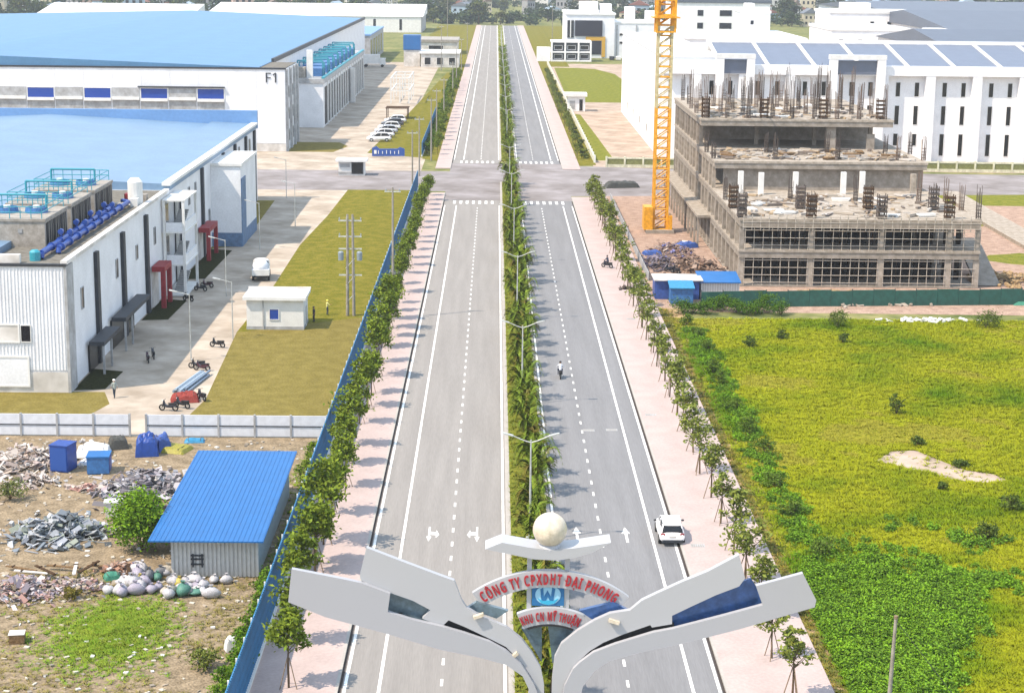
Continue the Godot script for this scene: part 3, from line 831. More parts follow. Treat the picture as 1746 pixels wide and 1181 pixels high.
# ---------------------------------------------------------------- lamps and poles
func build_lamps():
	M("steel_pale", Color(0.788, 0.800, 0.784), 0.5, {tex = "dirty", size = 3.0, metal = 0.3})
	M("pole_concrete", Color(0.624, 0.604, 0.569), 0.9, {tex = "dirty", size = 4.0})
	M("wire_dark", Color(0.173, 0.173, 0.161), 0.7)
	M("insulator", Color(0.482, 0.525, 0.549), 0.4)
	var proto: Node3D = null
	var n := 0
	for k in range(1, 22):
		var z := -80.2 - 39.2 * k
		if z < -325 and z > -358: continue
		n += 1
		var label := "pale twin arm street lamp in the median, %s from the gate" % ordinal(n)
		if proto == null:
			proto = thing("median_lamp", label, "street lamp", Vector3(2.7, 0.15, z), 0.0, "twin arm lamps along the median")
			var g := Geo.new()
			g.tube(Vector3.ZERO, Vector3(0, 7.3, 0), 0.09, 0.05, 8)
			obj("pole", g, mat.steel_pale, proto)
			part(proto, "base_plate", mat.steel_pale, -0.25, 0.25, 0, 0.25, -0.25, 0.25)
			for s in [-1, 1]:
				var a := Geo.new()
				a.path([Vector3(0, 7.1, 0), Vector3(s * 0.5, 7.25, 0), Vector3(s * 1.3, 7.6, 0)], 0.045, 0.035, 6)
				var arm := obj("arm", a, mat.steel_pale, proto)
				var h := Geo.new()
				h.box(Vector3(s * 1.6, 7.68, 0), Vector3(0.75, 0.09, 0.26), Basis(Vector3.BACK, s * 0.25))
				obj("lamp_head", h, mat.steel_pale, arm)
		else: dup(proto, Vector3(2.7, 0.15, z), 0.0, label)
	# tall concrete power poles by the left pavement
	var poles := [[-11.3, -198.2, 14.9, "tall concrete power pole on the left pavement casting a long shadow"], [-13.6, -296, 12.0, "slim pole at the far end of the blue fence by the junction"], [-14.0, -333, 11.0, "pole at the left mouth of the junction"], [-12.7, -359, 12.5, "pole at the corner of the works lawn beyond the junction"],
		[-12.9, -398, 11.5, "second pole beyond the junction on the left"], [-12.3, -434, 11.5, "third pole beyond the junction on the left"], [-11.6, -495, 12.0, "fourth pole beyond the junction on the left"], [-12.0, -560, 12.0, "fifth pole beyond the junction on the left"], [-12.0, -640, 12.0, "sixth pole beyond the junction on the left"], [-19.4, -650, 16.0, "tall pale mast above the far works on the left"], [-24, -905, 20.0, "far tall pole left of the road's end"], [26, -830, 20.0, "tall pole in the meadow right of the road's end"], [-11.5, -740, 14.0, "seventh pole beyond the junction on the left"]]
	for p in poles:
		var t := thing("utility_pole", p[3], "pole", Vector3(p[0], 0, p[1]), 0.0, "tall poles along the road")
		var g := Geo.new()
		g.tube(Vector3.ZERO, Vector3(0, p[2], 0), 0.17, 0.1, 8)
		obj("shaft", g, mat.pole_concrete, t)
		part(t, "crossarm", mat.steel_pale, -0.9, 0.9, p[2] - 0.55, p[2] - 0.43, -0.06, 0.06)
		for s in [-0.75, 0.0, 0.75]:
			var q := Geo.new()
			q.lathe(Vector3(s, p[2] - 0.43, 0), [Vector2(0.06, 0), Vector2(0.09, 0.08), Vector2(0.05, 0.12), Vector2(0.08, 0.2), Vector2(0.0, 0.26)], 8)
			obj("insulator", q, mat.insulator, t)
	# wooden looking pole in the near right field
	var f := thing("field_pole", "leaning weathered pole among the creepers in the near right field", "pole", Vector3(21.9, 0, -91.5))
	var fg := Geo.new()
	fg.tube(Vector3.ZERO, Vector3(0.12, 5.2, 0), 0.13, 0.09, 8)
	obj("shaft", fg, mat.pole_concrete, f)
	var fc := Geo.new()
	fc.tube(Vector3(0.12, 5.2, 0), Vector3(0.12, 5.35, 0), 0.12, 0.12, 8)
	obj("cap", fc, mat.stake, f)
	var sw := Geo.new()
	sw.tube(Vector3(0.12, 5.1, 0), Vector3(4.2, 0, 1.0), 0.02, 0.02, 4)
	obj("stay_wire", sw, mat.wire_dark, f)
	# twin pole with transformer on the lawn
	var w := thing("transformer_pole", "twin concrete pole with transformer and crossarms on the lawn", "pole", Vector3(-16.2, 0, -199.7))
	for s in [-0.36, 0.36]:
		var g := Geo.new()
		g.tube(Vector3(s, 0, 0), Vector3(s * 0.8, 11.6, 0), 0.19, 0.12, 8)
		obj("shaft", g, mat.pole_concrete, w)
	for y in [4.6, 7.6, 9.0, 10.8]: part(w, "crossarm", mat.steel_pale, -1.3, 1.3, y, y + 0.14, -0.16, -0.02)
	for s in [-1.0, 1.0]:
		var g := Geo.new()
		g.lathe(Vector3(s * 1.05, 6.4, 0.1), [Vector2(0.0, 0), Vector2(0.3, 0.0), Vector2(0.32, 0.9), Vector2(0.22, 1.0), Vector2(0.0, 1.05)], 12)
		obj("transformer", g, mat.insulator, w)
	for s in [-1.2, -0.4, 0.4, 1.2]:
		for y in [9.14, 10.94]:
			var q := Geo.new()
			q.lathe(Vector3(s, y, -0.09), [Vector2(0.05, 0), Vector2(0.09, 0.1), Vector2(0.04, 0.15), Vector2(0.08, 0.25), Vector2(0.0, 0.32)], 8)
			obj("insulator", q, mat.insulator, w)
	var br := Geo.new()
	for k in 3:
		br.tube(Vector3(-0.5, 1.5 + k * 2.0, 0.1), Vector3(0.5, 2.6 + k * 2.0, 0.1), 0.04, 0.04, 5)
	obj("brace", br, mat.steel_pale, w)
	# yard lamps of the near factory
	var yl := [[-30.4, -176, 6.8, "single arm lamp post in the factory yard, nearest the grey wall"], [-32, -211, 6.8, "single arm lamp post in the yard opposite the exterior stairs"], [-32.5, -246, 6.5, "single arm lamp post in the yard near the tall side annexe"], [-30, -268, 6.5, "thin lamp post at the far bend of the factory yard"], [-27.7, -186.5, 6.2, "thin post beside the gatehouse by the lawn"], [-35.0, -300, 6.5, "thin lamp post by the far yard entrance"]]
	for p in yl:
		var t := thing("yard_lamp", p[3], "street lamp", Vector3(p[0], 0, p[1]), 0.0, "lamp posts in the factory yard")
		var g := Geo.new()
		g.tube(Vector3.ZERO, Vector3(0, p[2], 0), 0.07, 0.045, 7)
		obj("pole", g, mat.steel_pale, t)
		var a := Geo.new()
		a.tube(Vector3(0, p[2] - 0.1, 0), Vector3(-1.3, p[2] + 0.25, 0), 0.04, 0.03, 6)
		var arm := obj("arm", a, mat.steel_pale, t)
		var h := Geo.new()
		h.box(Vector3(-1.6, p[2] + 0.3, 0), Vector3(0.8, 0.1, 0.3), Basis(Vector3.BACK, -0.25))
		obj("lamp_head", h, mat.steel_pale, arm)

# ---------------------------------------------------------------- left side: factories, sheds, walls
func left_mats():
	M("junk", Color(1.000, 1.000, 1.000), 0.8, {vertex = true})
	M("wall_white", Color(0.900, 0.908, 0.918), 0.6, {tex = "grain", size = 14.0})
	M("wall_warm", Color(0.839, 0.827, 0.808), 0.7, {tex = "dirty", size = 17.0})
	M("wall_grey", Color(0.663, 0.671, 0.678), 0.7, {tex = "dirty", size = 9.0})
	M("roof_pale", Color(0.425, 0.540, 0.645), 0.5, {tex = "grain", size = 31.0})
	M("roof_sky", Color(0.300, 0.490, 0.640), 0.5, {tex = "grain", size = 31.0})
	M("roof_sky_deep", Color(0.420, 0.580, 0.760), 0.5, {tex = "grain", size = 31.0})
	M("roof_blue", Color(0.060, 0.385, 0.640), 0.5, {tex = "grain", size = 7.0})
	M("trim_white", Color(0.886, 0.886, 0.871), 0.6, {tex = "grain", size = 6.0})
	M("trim_dark", Color(0.170, 0.190, 0.220), 0.6, {tex = "dirty", size = 3.0})
	M("glass_dark", Color(0.045, 0.060, 0.110), 0.15, {metal = 0.2})
	M("glass_black", Color(0.040, 0.042, 0.050), 0.2)
	M("glass_blue", Color(0.114, 0.247, 0.561), 0.2)
	M("red_paint", Color(0.565, 0.110, 0.145), 0.6, {tex = "dirty", size = 2.0})
	M("casing", Color(0.627, 0.604, 0.569), 0.8, {tex = "dirty", size = 4.0})
	M("louvre", Color(0.030, 0.028, 0.026), 0.7)
	M("cyan_rail", Color(0.161, 0.537, 0.600), 0.5)
	M("fan_blue", Color(0.216, 0.435, 0.671), 0.5, {tex = "dirty", size = 2.0})
	M("pipe_blue", Color(0.106, 0.271, 0.596), 0.45, {tex = "dirty", size = 2.0})
	M("fence_blue", Color(0.204, 0.490, 0.686), 0.6, {tex = "dirty", size = 3.0})
	M("fence_grey", Color(0.827, 0.843, 0.867), 0.7, {tex = "grain", size = 3.0})
	M("corrugated", Color(0.800, 0.790, 0.770), 0.6, {tex = "grain", size = 2.0})
	M("shadow_green", Color(0.255, 0.278, 0.192), 1.0, {tex = "rough", size = 5.0})
	M("base_blue", Color(0.365, 0.482, 0.620), 0.7, {tex = "dirty", size = 4.0})
	M("deck", Color(0.478, 0.467, 0.439), 0.9, {tex = "dirty", size = 4.0})
	M("door_blue", Color(0.122, 0.275, 0.549), 0.5)

func ring(w: float, h: float, b: float, d: float) -> Geo:
	# a window frame standing in the x-y plane
	var g := Geo.new()
	g.box(Vector3(0, h / 2 + b / 2, 0), Vector3(w + b * 2, b, d))
	g.box(Vector3(0, -h / 2 - b / 2, 0), Vector3(w + b * 2, b, d))
	g.box(Vector3(-w / 2 - b / 2, 0, 0), Vector3(b, h, d))
	g.box(Vector3(w / 2 + b / 2, 0, 0), Vector3(b, h, d))
	return g

var ring_cache := {}
func window(parent: Node, p: Vector3, w: float, h: float, turn: float, glass: Material, frame: Material, called := "window") -> Node3D:
	# pane with its frame as a child; turn 0 looks along +z, PI / 2 along +x, -PI / 2 along -x
	var key := "%.2f_%.2f" % [w, h]
	if not ring_cache.has(key):
		var g := Geo.new()
		g.box(Vector3.ZERO, Vector3(w, h, 0.06))
		ring_cache[key] = [g.mesh(), ring(w, h, clampf(w * 0.07, 0.06, 0.16), 0.16).mesh()]
	var o := obj(called, ring_cache[key][0], glass, parent)
	o.position = p
	o.rotation.y = turn
	obj("frame", ring_cache[key][1], frame, o)
	return o

func build_factory_a():
	var t := thing("factory", "near white factory with pale blue roof and rooftop cooling units", "factory", Vector3(-39.3, 0, -162))
	# own axes: x to the left is negative, z runs back to -135
	var core := Geo.new()
	core.bb(-70, -0.15, 0, 12.0, -0.15, -135)
	obj("wall", core, mat.wall_white, t)
	# ribbed cladding sheets of the front wall
	var sheet := Geo.new()
	sheet.box(Vector3(0, 0, 0), Vector3(0.94, 9.75, 0.1))
	for k in 3: sheet.box(Vector3(-0.3 + 0.3 * k, 0, 0.06), Vector3(0.07, 9.75, 0.09))
	var sm := sheet.mesh()
	for k in 24:
		obj("cladding_sheet", sm, mat.wall_white, t).position = Vector3(-0.62 - 0.95 * k, 7.0, -0.1)
	var base := Geo.new()
	base.bb(-70, -0.1, 0, 1.95, -0.15, -0.04)
	obj("plinth", base, mat.wall_warm, t)
	var lip := Geo.new()
	lip.bb(-70, 0.1, 11.88, 12.12, -0.3, 0.1)
	obj("eaves_trim", lip, mat.trim_dark, t)
	var corner := Geo.new()
	corner.bb(-0.14, 0.12, 0, 11.88, -2.6, 0.02)
	obj("corner_post", corner, mat.wall_grey, t)
	var cop := Geo.new()
	cop.bb(-0.5, 0.12, 12.0, 12.35, -0.3, -53)
	obj("coping", cop, mat.wall_warm, t)
	# side wall facing the road
	for z in [-12.9, -25.6, -38.5, -58, -78, -97, -109, -121, -131]:
		part(t, "dark_pilaster", mat.trim_dark, -0.14, 0.22, 0.0, 11.2 if z > -60 else 12.0, z - 0.55, z + 0.55)
	for w in [[-6.8, 7.7, 0.9, 2.0], [-22.8, 7.8, 0.9, 1.9], [-33.4, 7.8, 0.9, 1.5], [-44, 8.0, 0.9, 1.9], [-68, 9.5, 1.0, 2.2], [-73, 9.5, 1.0, 2.2], [-88, 9.5, 1.0, 2.2], [-104, 9.8, 1.2, 2.4], [-114, 9.8, 1.2, 2.4], [-126, 9.8, 1.2, 2.4], [-84, 4.5, 1.0, 2.0]]:
		window(t, Vector3(-0.1, w[1], w[0]), w[2], w[3], PI / 2, mat.glass_dark, mat.wall_grey)
	window(t, Vector3(-3.85, 5.6, 0.02), 0.85, 1.5, 0, mat.glass_dark, mat.trim_white)
	window(t, Vector3(-5.5, 5.6, 0.02), 1.9, 1.5, 0, mat.wall_warm, mat.trim_white, "shutter")
	window(t, Vector3(-5.5, 2.0, 0.02), 3.4, 2.6, 0, mat.wall_white, mat.trim_white, "shutter_door")
	for c in [[-7.4, -15.0, 3.0], [-17.8, -31.0, 3.3]]:
		var can := part(t, "canopy", mat.trim_dark, 0.22, 1.7, c[2] - 0.15, c[2] + 0.25, c[1], c[0])
		for k in 2:
			part(t, "canopy_post", mat.wall_grey, 1.45, 1.65, 0, c[2] - 0.15, c[0] - 0.4 - k * 3.5, c[0] - 0.2 - k * 3.5)
		part(t, "loading_door", mat.glass_black, -0.14, 0.06, 0, c[2] - 0.3, c[1] + 1.0, c[0] - 1.0)
	for p in [[-41.0, -45.5, 4.85], [-74.0, -81.0, 4.4]]:
		var g := Geo.new()
		g.bb(0.02, 1.5, p[2] - 0.6, p[2], p[1], p[0])
		g.bb(1.0, 1.5, 0, p[2] - 0.6, p[0] - 0.6, p[0])
		g.bb(1.0, 1.5, 0, p[2] - 0.6, p[1], p[1] + 0.6)
		obj("red_portal", g, mat.red_paint, t)
		part(t, "portal_door", mat.wall_warm, -0.14, 0.05, 0, p[2] - 0.7, p[1] + 0.8, p[0] - 0.5)
	# exterior stair tower
	var st := Geo.new()
	for y in [0.25, 3.9, 7.8, 11.6]: st.bb(0.02, 2.7, y - 0.2, y, -57.4, -48.4)
	for x in [0.2, 2.5]:
		for z in [-48.6, -57.2]: st.bb(x - 0.15, x + 0.15, 0.25, 11.4, z - 0.15, z + 0.15)
	var tower := obj("stair_tower", st, mat.trim_white, t)
	for y in [3.9, 7.8]:
		var r := Geo.new()
		r.bb(2.4, 2.6, y, y + 1.05, -57.0, -48.8)
		r.bb(0.4, 2.35, y, y + 1.05, -48.75, -48.55)
		obj("balustrade", r, mat.wall_white, tower)
	for y in [0.9, 4.5, 8.4]:
		part(tower, "stair_window", mat.glass_dark, -0.05, 0.12, y, y + 2.3, -52.0, -49.4)
		part(tower, "stair_window", mat.glass_dark, 0.5, 0.75, y, y + 2.2, -57.3, -57.2)
	for y in [0.25, 3.9, 7.8]:
		var fl := Geo.new()
		for k in 10: fl.bb(0.9, 2.1, y + 0.18 * k, y + 0.2 + 0.18 * k, -50.4 - 0.5 * k, -49.9 - 0.5 * k)
		obj("stair_flight", fl, mat.wall_grey, tower)
	# tall annexe on the side wall
	var an := Geo.new()
	an.bb(-0.14, 4.0, 1.95, 11.3, -102, -86.2)
	var ann := obj("annexe", an, mat.wall_white, t)
	var an2 := Geo.new()
	an2.bb(-0.14, 4.03, 0, 1.95, -102.03, -86.17)
	obj("annexe_base", an2, mat.base_blue, ann)
	var an3 := Geo.new()
	an3.bb(-0.14, 4.2, 11.3, 11.7, -102.2, -86.0)
	obj("annexe_roof", an3, mat.trim_white, ann)
	part(ann, "annexe_stripe", mat.base_blue, 4.0, 4.12, 0.0, 9.5, -90.6, -86.4)
	# roofs: pale blue sheeting
	var rf := Geo.new()
	rf.prism(pv([-7.4, 12.0, -7.4, 12.7, -34, 14.0, -70, 12.2, -70, 12.0]), Transform3D(Basis.IDENTITY, Vector3.ZERO), -134.4, -1.0)
	obj("roof", rf, mat.roof_pale, t)
	var rs := Geo.new()
	rs.prism(pv([-7.38, 12.0, -7.38, 13.05, 0.0, 12.75, 0.0, 12.0]), Transform3D.IDENTITY, -134.4, -54.0)
	obj("roof_side", rs, mat.roof_pale, t)
	part(t, "gutter", mat.trim_white, -0.9, 0.14, 12.6, 12.95, -134.4, -53.6)
	part(t, "rear_parapet", mat.roof_sky_deep, -70, 0.12, 12.0, 14.9, -135.1, -134.4)
	var strip := Geo.new()
	strip.bb(-7.3, -0.5, 12.0, 12.1, -53.0, -0.4)
	obj("roof_deck", strip, mat.deck, t)
	part(t, "front_parapet", mat.wall_warm, -70, -4.2, 12.12, 12.9, -0.9, -0.35)
	build_roof_plant(t, Vector3(-4.1, 12.1, -9.6))

func build_roof_plant(t: Node3D, o: Vector3):
	# three cooling units in a row, each with louvres, fans and a cyan maintenance rail
	for u in 3:
		var z := o.z - u * 10.9
		var g := Geo.new()
		g.bb(o.x - 6.6, o.x, o.y, o.y + 2.5, z - 9.2, z)
		g.bb(o.x - 6.7, o.x + 0.1, o.y + 2.5, o.y + 2.75, z - 9.3, z + 0.1)
		var unit := obj("cooling_unit", g, mat.casing, t)
		for k in 3:
			var za := z - 0.5 - k * 2.85
			part(unit, "louvre", mat.louvre, o.x - 0.02, o.x + 0.05, o.y + 0.15, o.y + 2.3, za - 2.5, za)
			for m in 2: part(unit, "louvre_bar", mat.casing, o.x + 0.05, o.x + 0.12, o.y + 0.15, o.y + 2.3, za - 0.85 - m * 0.85, za - 0.78 - m * 0.85)
		part(unit, "hatch", mat.wall_grey, o.x - 2.6, o.x - 2.2, o.y + 1.4, o.y + 1.8, z, z + 0.06)
		for k in 2:
			var f := Geo.new()
			f.lathe(Vector3(o.x - 1.9 - 2.9 * k, o.y + 2.75, z - 4.6), [Vector2(1.15, 0), Vector2(1.05, 0.55), Vector2(0.95, 0.55), Vector2(0.95, 0.2), Vector2(0.0, 0.2)], 18)
			var fan := obj("fan", f, mat.fan_blue, unit)
			var m := Geo.new()
			m.lathe(Vector3(o.x - 1.9 - 2.9 * k, o.y + 2.95, z - 4.6), [Vector2(0.35, 0), Vector2(0.35, 0.5), Vector2(0, 0.55)], 10)
			obj("fan_motor", m, mat.trim_white, fan)
		var r := Geo.new()
		var x0 := o.x - 6.5
		var x1 := o.x - 0.3
		for y in [3.35, 3.9]:
			for zz in [z - 0.2, z - 9.0]: r.tube(Vector3(x0, o.y + y, zz), Vector3(x1, o.y + y, zz), 0.05, 0.05, 5)
			for x in [x0, x1]: r.tube(Vector3(x, o.y + y, z - 0.2), Vector3(x, o.y + y, z - 9.0), 0.05, 0.05, 5)
		for k in 7:
			for zz in [z - 0.2, z - 9.0]: r.tube(Vector3(lerpf(x0, x1, k / 6.0), o.y + 2.75, zz), Vector3(lerpf(x0, x1, k / 6.0), o.y + 3.9, zz), 0.045, 0.045, 5)
		obj("guard_rail", r, mat.cyan_rail, unit)
		var h := Geo.new()
		h.path([Vector3(x0 + 0.8, o.y + 2.75, z - 4.6), Vector3(x0 + 0.8, o.y + 4.5, z - 4.6), Vector3(x1 - 0.6, o.y + 4.5, z - 4.6), Vector3(x1 - 0.6, o.y + 2.75, z - 4.6)], 0.12, 0.12, 6)
		obj("pipe_loop", h, mat.cyan_rail, unit)
	# pipework on the deck
	for k in 2:
		var p := Geo.new()
		var x := o.x + 1.3 + k * 0.9
		p.path([Vector3(x, o.y + 0.1, o.z + 7.0 - k * 3), Vector3(x, o.y + 0.55, o.z + 6.8 - k * 3), Vector3(x, o.y + 0.55, o.z - 24 - k * 5), Vector3(x - 0.9, o.y + 0.55, o.z - 25 - k * 5)], 0.3 - 0.06 * k, 0.3 - 0.06 * k, 9)
		var pipe := obj("water_pipe", p, mat.pipe_blue, t)
		for m in 9:
			var fl := Geo.new()
			fl.tube(Vector3(x, o.y + 0.55, o.z + 3 - m * 3.4), Vector3(x, o.y + 0.55, o.z + 2.75 - m * 3.4), 0.42, 0.42, 9)
			obj("flange", fl, mat.pipe_blue, pipe)
		for m in 4:
			var v := Geo.new()
			v.tube(Vector3(x, o.y + 0.6, o.z - 1 - m * 6.5), Vector3(x, o.y + 1.4, o.z - 1 - m * 6.5), 0.16, 0.16, 7)
			v.tube(Vector3(x, o.y + 1.4, o.z - 1.25 - m * 6.5), Vector3(x, o.y + 1.4, o.z - 0.75 - m * 6.5), 0.28, 0.28, 9)
			obj("valve", v, mat.pipe_blue, pipe)
	var tank := Geo.new()
	tank.lathe(Vector3(o.x + 2.6, o.y, o.z - 31), [Vector2(0.85, 0), Vector2(0.85, 2.6), Vector2(0.5, 3.0), Vector2(0, 3.05)], 16)
	obj("tank", tank, mat.trim_white, t)
	var t2 := Geo.new()
	t2.lathe(Vector3(o.x + 0.9, o.y, o.z + 7.6), [Vector2(0.5, 0), Vector2(0.5, 0.8), Vector2(0.3, 1.0), Vector2(0, 1.02)], 14)
	obj("tank", t2, mat.cyan_rail, t)
	for k in 5:
		part(t, "pump_box", [mat.casing, mat.trim_white, mat.red_paint][k % 3], o.x + 1.2 + (k % 2) * 1.2, o.x + 2.0 + (k % 2) * 1.2, o.y, o.y + 0.7 + 0.2 * (k % 3), o.z - 27.5 - k * 2.6, o.z - 26.4 - k * 2.6)

func build_factory_f1():
	var t := thing("factory", "far white factory marked F1 with pale blue roof", "factory", Vector3(-43.3, 0, -373))
	var g := Geo.new()
	g.bb(-150, -0.1, 0, 17.0, -22, -0.15)
	g.bb(-150, -5.6, 0, 16.9, -305, -22)
	obj("wall", g, mat.wall_white, t)
	var panel := Geo.new()
	panel.box(Vector3.ZERO, Vector3(5.9, 15.3, 0.1))
	var pm := panel.mesh()
	for k in 22: obj("wall_panel", pm, mat.wall_white, t).position = Vector3(-3.1 - 5.93 * k, 9.35, -0.09)
	part(t, "plinth", mat.wall_warm, -150, -0.1, 0, 1.6, -0.15, -0.05)
	part(t, "eaves_trim", mat.trim_dark, -150, 0.1, 16.9, 17.25, -0.3, 0.12)
	# ribbon of windows and panels, stepping up and down along the front
	for k in 12:
		var x := -12.6 - 5.85 * k
		var y: float = 10.7 + (0.25 if k % 2 == 1 else 0.0)
		if k % 2 == 0: window(t, Vector3(x - 2.9, 11.75, 0.0), 5.4, 2.0, 0, mat.glass_blue, mat.trim_white)
		else: part(t, "ribbon_panel", mat.wall_grey, x - 5.7, x - 0.1, 10.9, 12.9, -0.05, 0.1)
		part(t, "ribbon_sill", mat.trim_white, x - 5.7, x - 0.1, y - 0.55, y + 0.05, -0.05, 0.5)
		part(t, "ribbon_band", mat.wall_grey, x - 5.7, x - 0.1, 8.5, y - 0.6, -0.05, 0.06)
	part(t, "ribbon_hood", mat.trim_dark, -30.5, -12.6, 13.0, 13.25, -0.05, 0.5)
	var font := SystemFont.new()
	font.font_names = PackedStringArray(["Droid Sans"])
	var tm := TextMesh.new()
	tm.font = font
	tm.text = "F1"
	tm.font_size = 48
	tm.pixel_size = 2.0 / 34.0
	tm.depth = 0.1
	obj("lettering", tm, mat.trim_dark, t).position = Vector3(-2.9, 15.2, 0.05)
	# corner bay towards the road
	for z in [-1.2, -8.5, -15.5, -21]: part(t, "corner_pilaster", mat.wall_grey, -0.1, 0.35, 0, 16.9, z - 0.7, z + 0.7)
	for y in [3.0, 7.5, 12.0]:
		for z in [-4.8, -12, -18.3]: window(t, Vector3(-0.05, y, z), 2.6, 2.2, PI / 2, mat.glass_dark, mat.wall_grey)
	var r := Geo.new()
	r.prism(pv([-5.5, 16.9, -5.5, 17.3, -70, 19.5, -150, 17.3, -150, 16.9]), Transform3D.IDENTITY, -305, -0.3)
	obj("roof", r, mat.roof_sky, t)
	part(t, "roof_deck", mat.deck, -5.5, -0.2, 17.0, 17.15, -21.9, -0.4)
	part(t, "roof_edge", mat.trim_dark, -5.6, -5.0, 17.0, 17.9, -300, -22)
	# long low wing with its row of openings
	var w := Geo.new()
	w.bb(-5.5, 2.6, 0, 10.4, -185, -54)
	obj("wing", w, mat.wall_white, t)
	part(t, "wing_parapet", mat.wall_grey, -5.4, 2.9, 10.4, 11.5, -185.3, -53.7)
	for k in 17:
		var z := -57.5 - 7.4 * k
		part(t, "wing_door", mat.louvre, 2.55, 2.66, 0.4, 9.3, z - 5.7, z + 0.2)
		part(t, "wing_fin", mat.trim_white, 2.6, 2.95, 0, 10.3, z - 6.6, z - 5.9)
	for k in 8:
		var z := -62.0 - 13.5 * k
		var c := Geo.new()
		c.bb(-4.5, 1.6, 11.5, 13.4, z - 8.5, z)
		var u := obj("cooling_unit", c, mat.fan_blue, t)
		var p := Geo.new()
		p.path([Vector3(-4.4, 11.5, z - 1), Vector3(-4.4, 15.2, z - 1), Vector3(1.7, 15.2, z - 1), Vector3(1.7, 11.5, z - 1)], 0.2, 0.2, 6)
		obj("pipe_loop", p, mat.cyan_rail, u)
		p = Geo.new()
		p.path([Vector3(-4.4, 13.4, z - 5), Vector3(-4.4, 14.6, z - 5), Vector3(1.7, 14.6, z - 5), Vector3(1.7, 11.5, z - 5)], 0.16, 0.16, 6)
		obj("pipe_loop", p, mat.cyan_rail, u)
	part(t, "roof_kerb", mat.cyan_rail, 2.2, 2.9, 11.5, 11.9, -185, -54)
	part(t, "stack", mat.trim_white, -1.6, -0.2, 11.5, 18.0, -58.6, -57.2)
	part(t, "plant_box", mat.casing, -4.5, -1.9, 11.5, 14.0, -59.5, -55.5)
	part(t, "downpipe_tower", mat.trim_white, 3.0, 4.2, 0, 9.5, -131, -129.5)
	# far block of the same works
	var b := Geo.new()
	b.bb(-26, -4.5, 0, 10.2, -400, -318)
	obj("rear_block", b, mat.wall_grey, t)
	part(t, "rear_block_roof", mat.roof_sky_deep, -26.3, -4.2, 10.2, 10.8, -400.3, -317.7)
	for k in 5: window(t, Vector3(-4.48, 5.0, -325.0 - 15 * k), 9.0, 7.0, PI / 2, mat.glass_dark, mat.wall_grey)

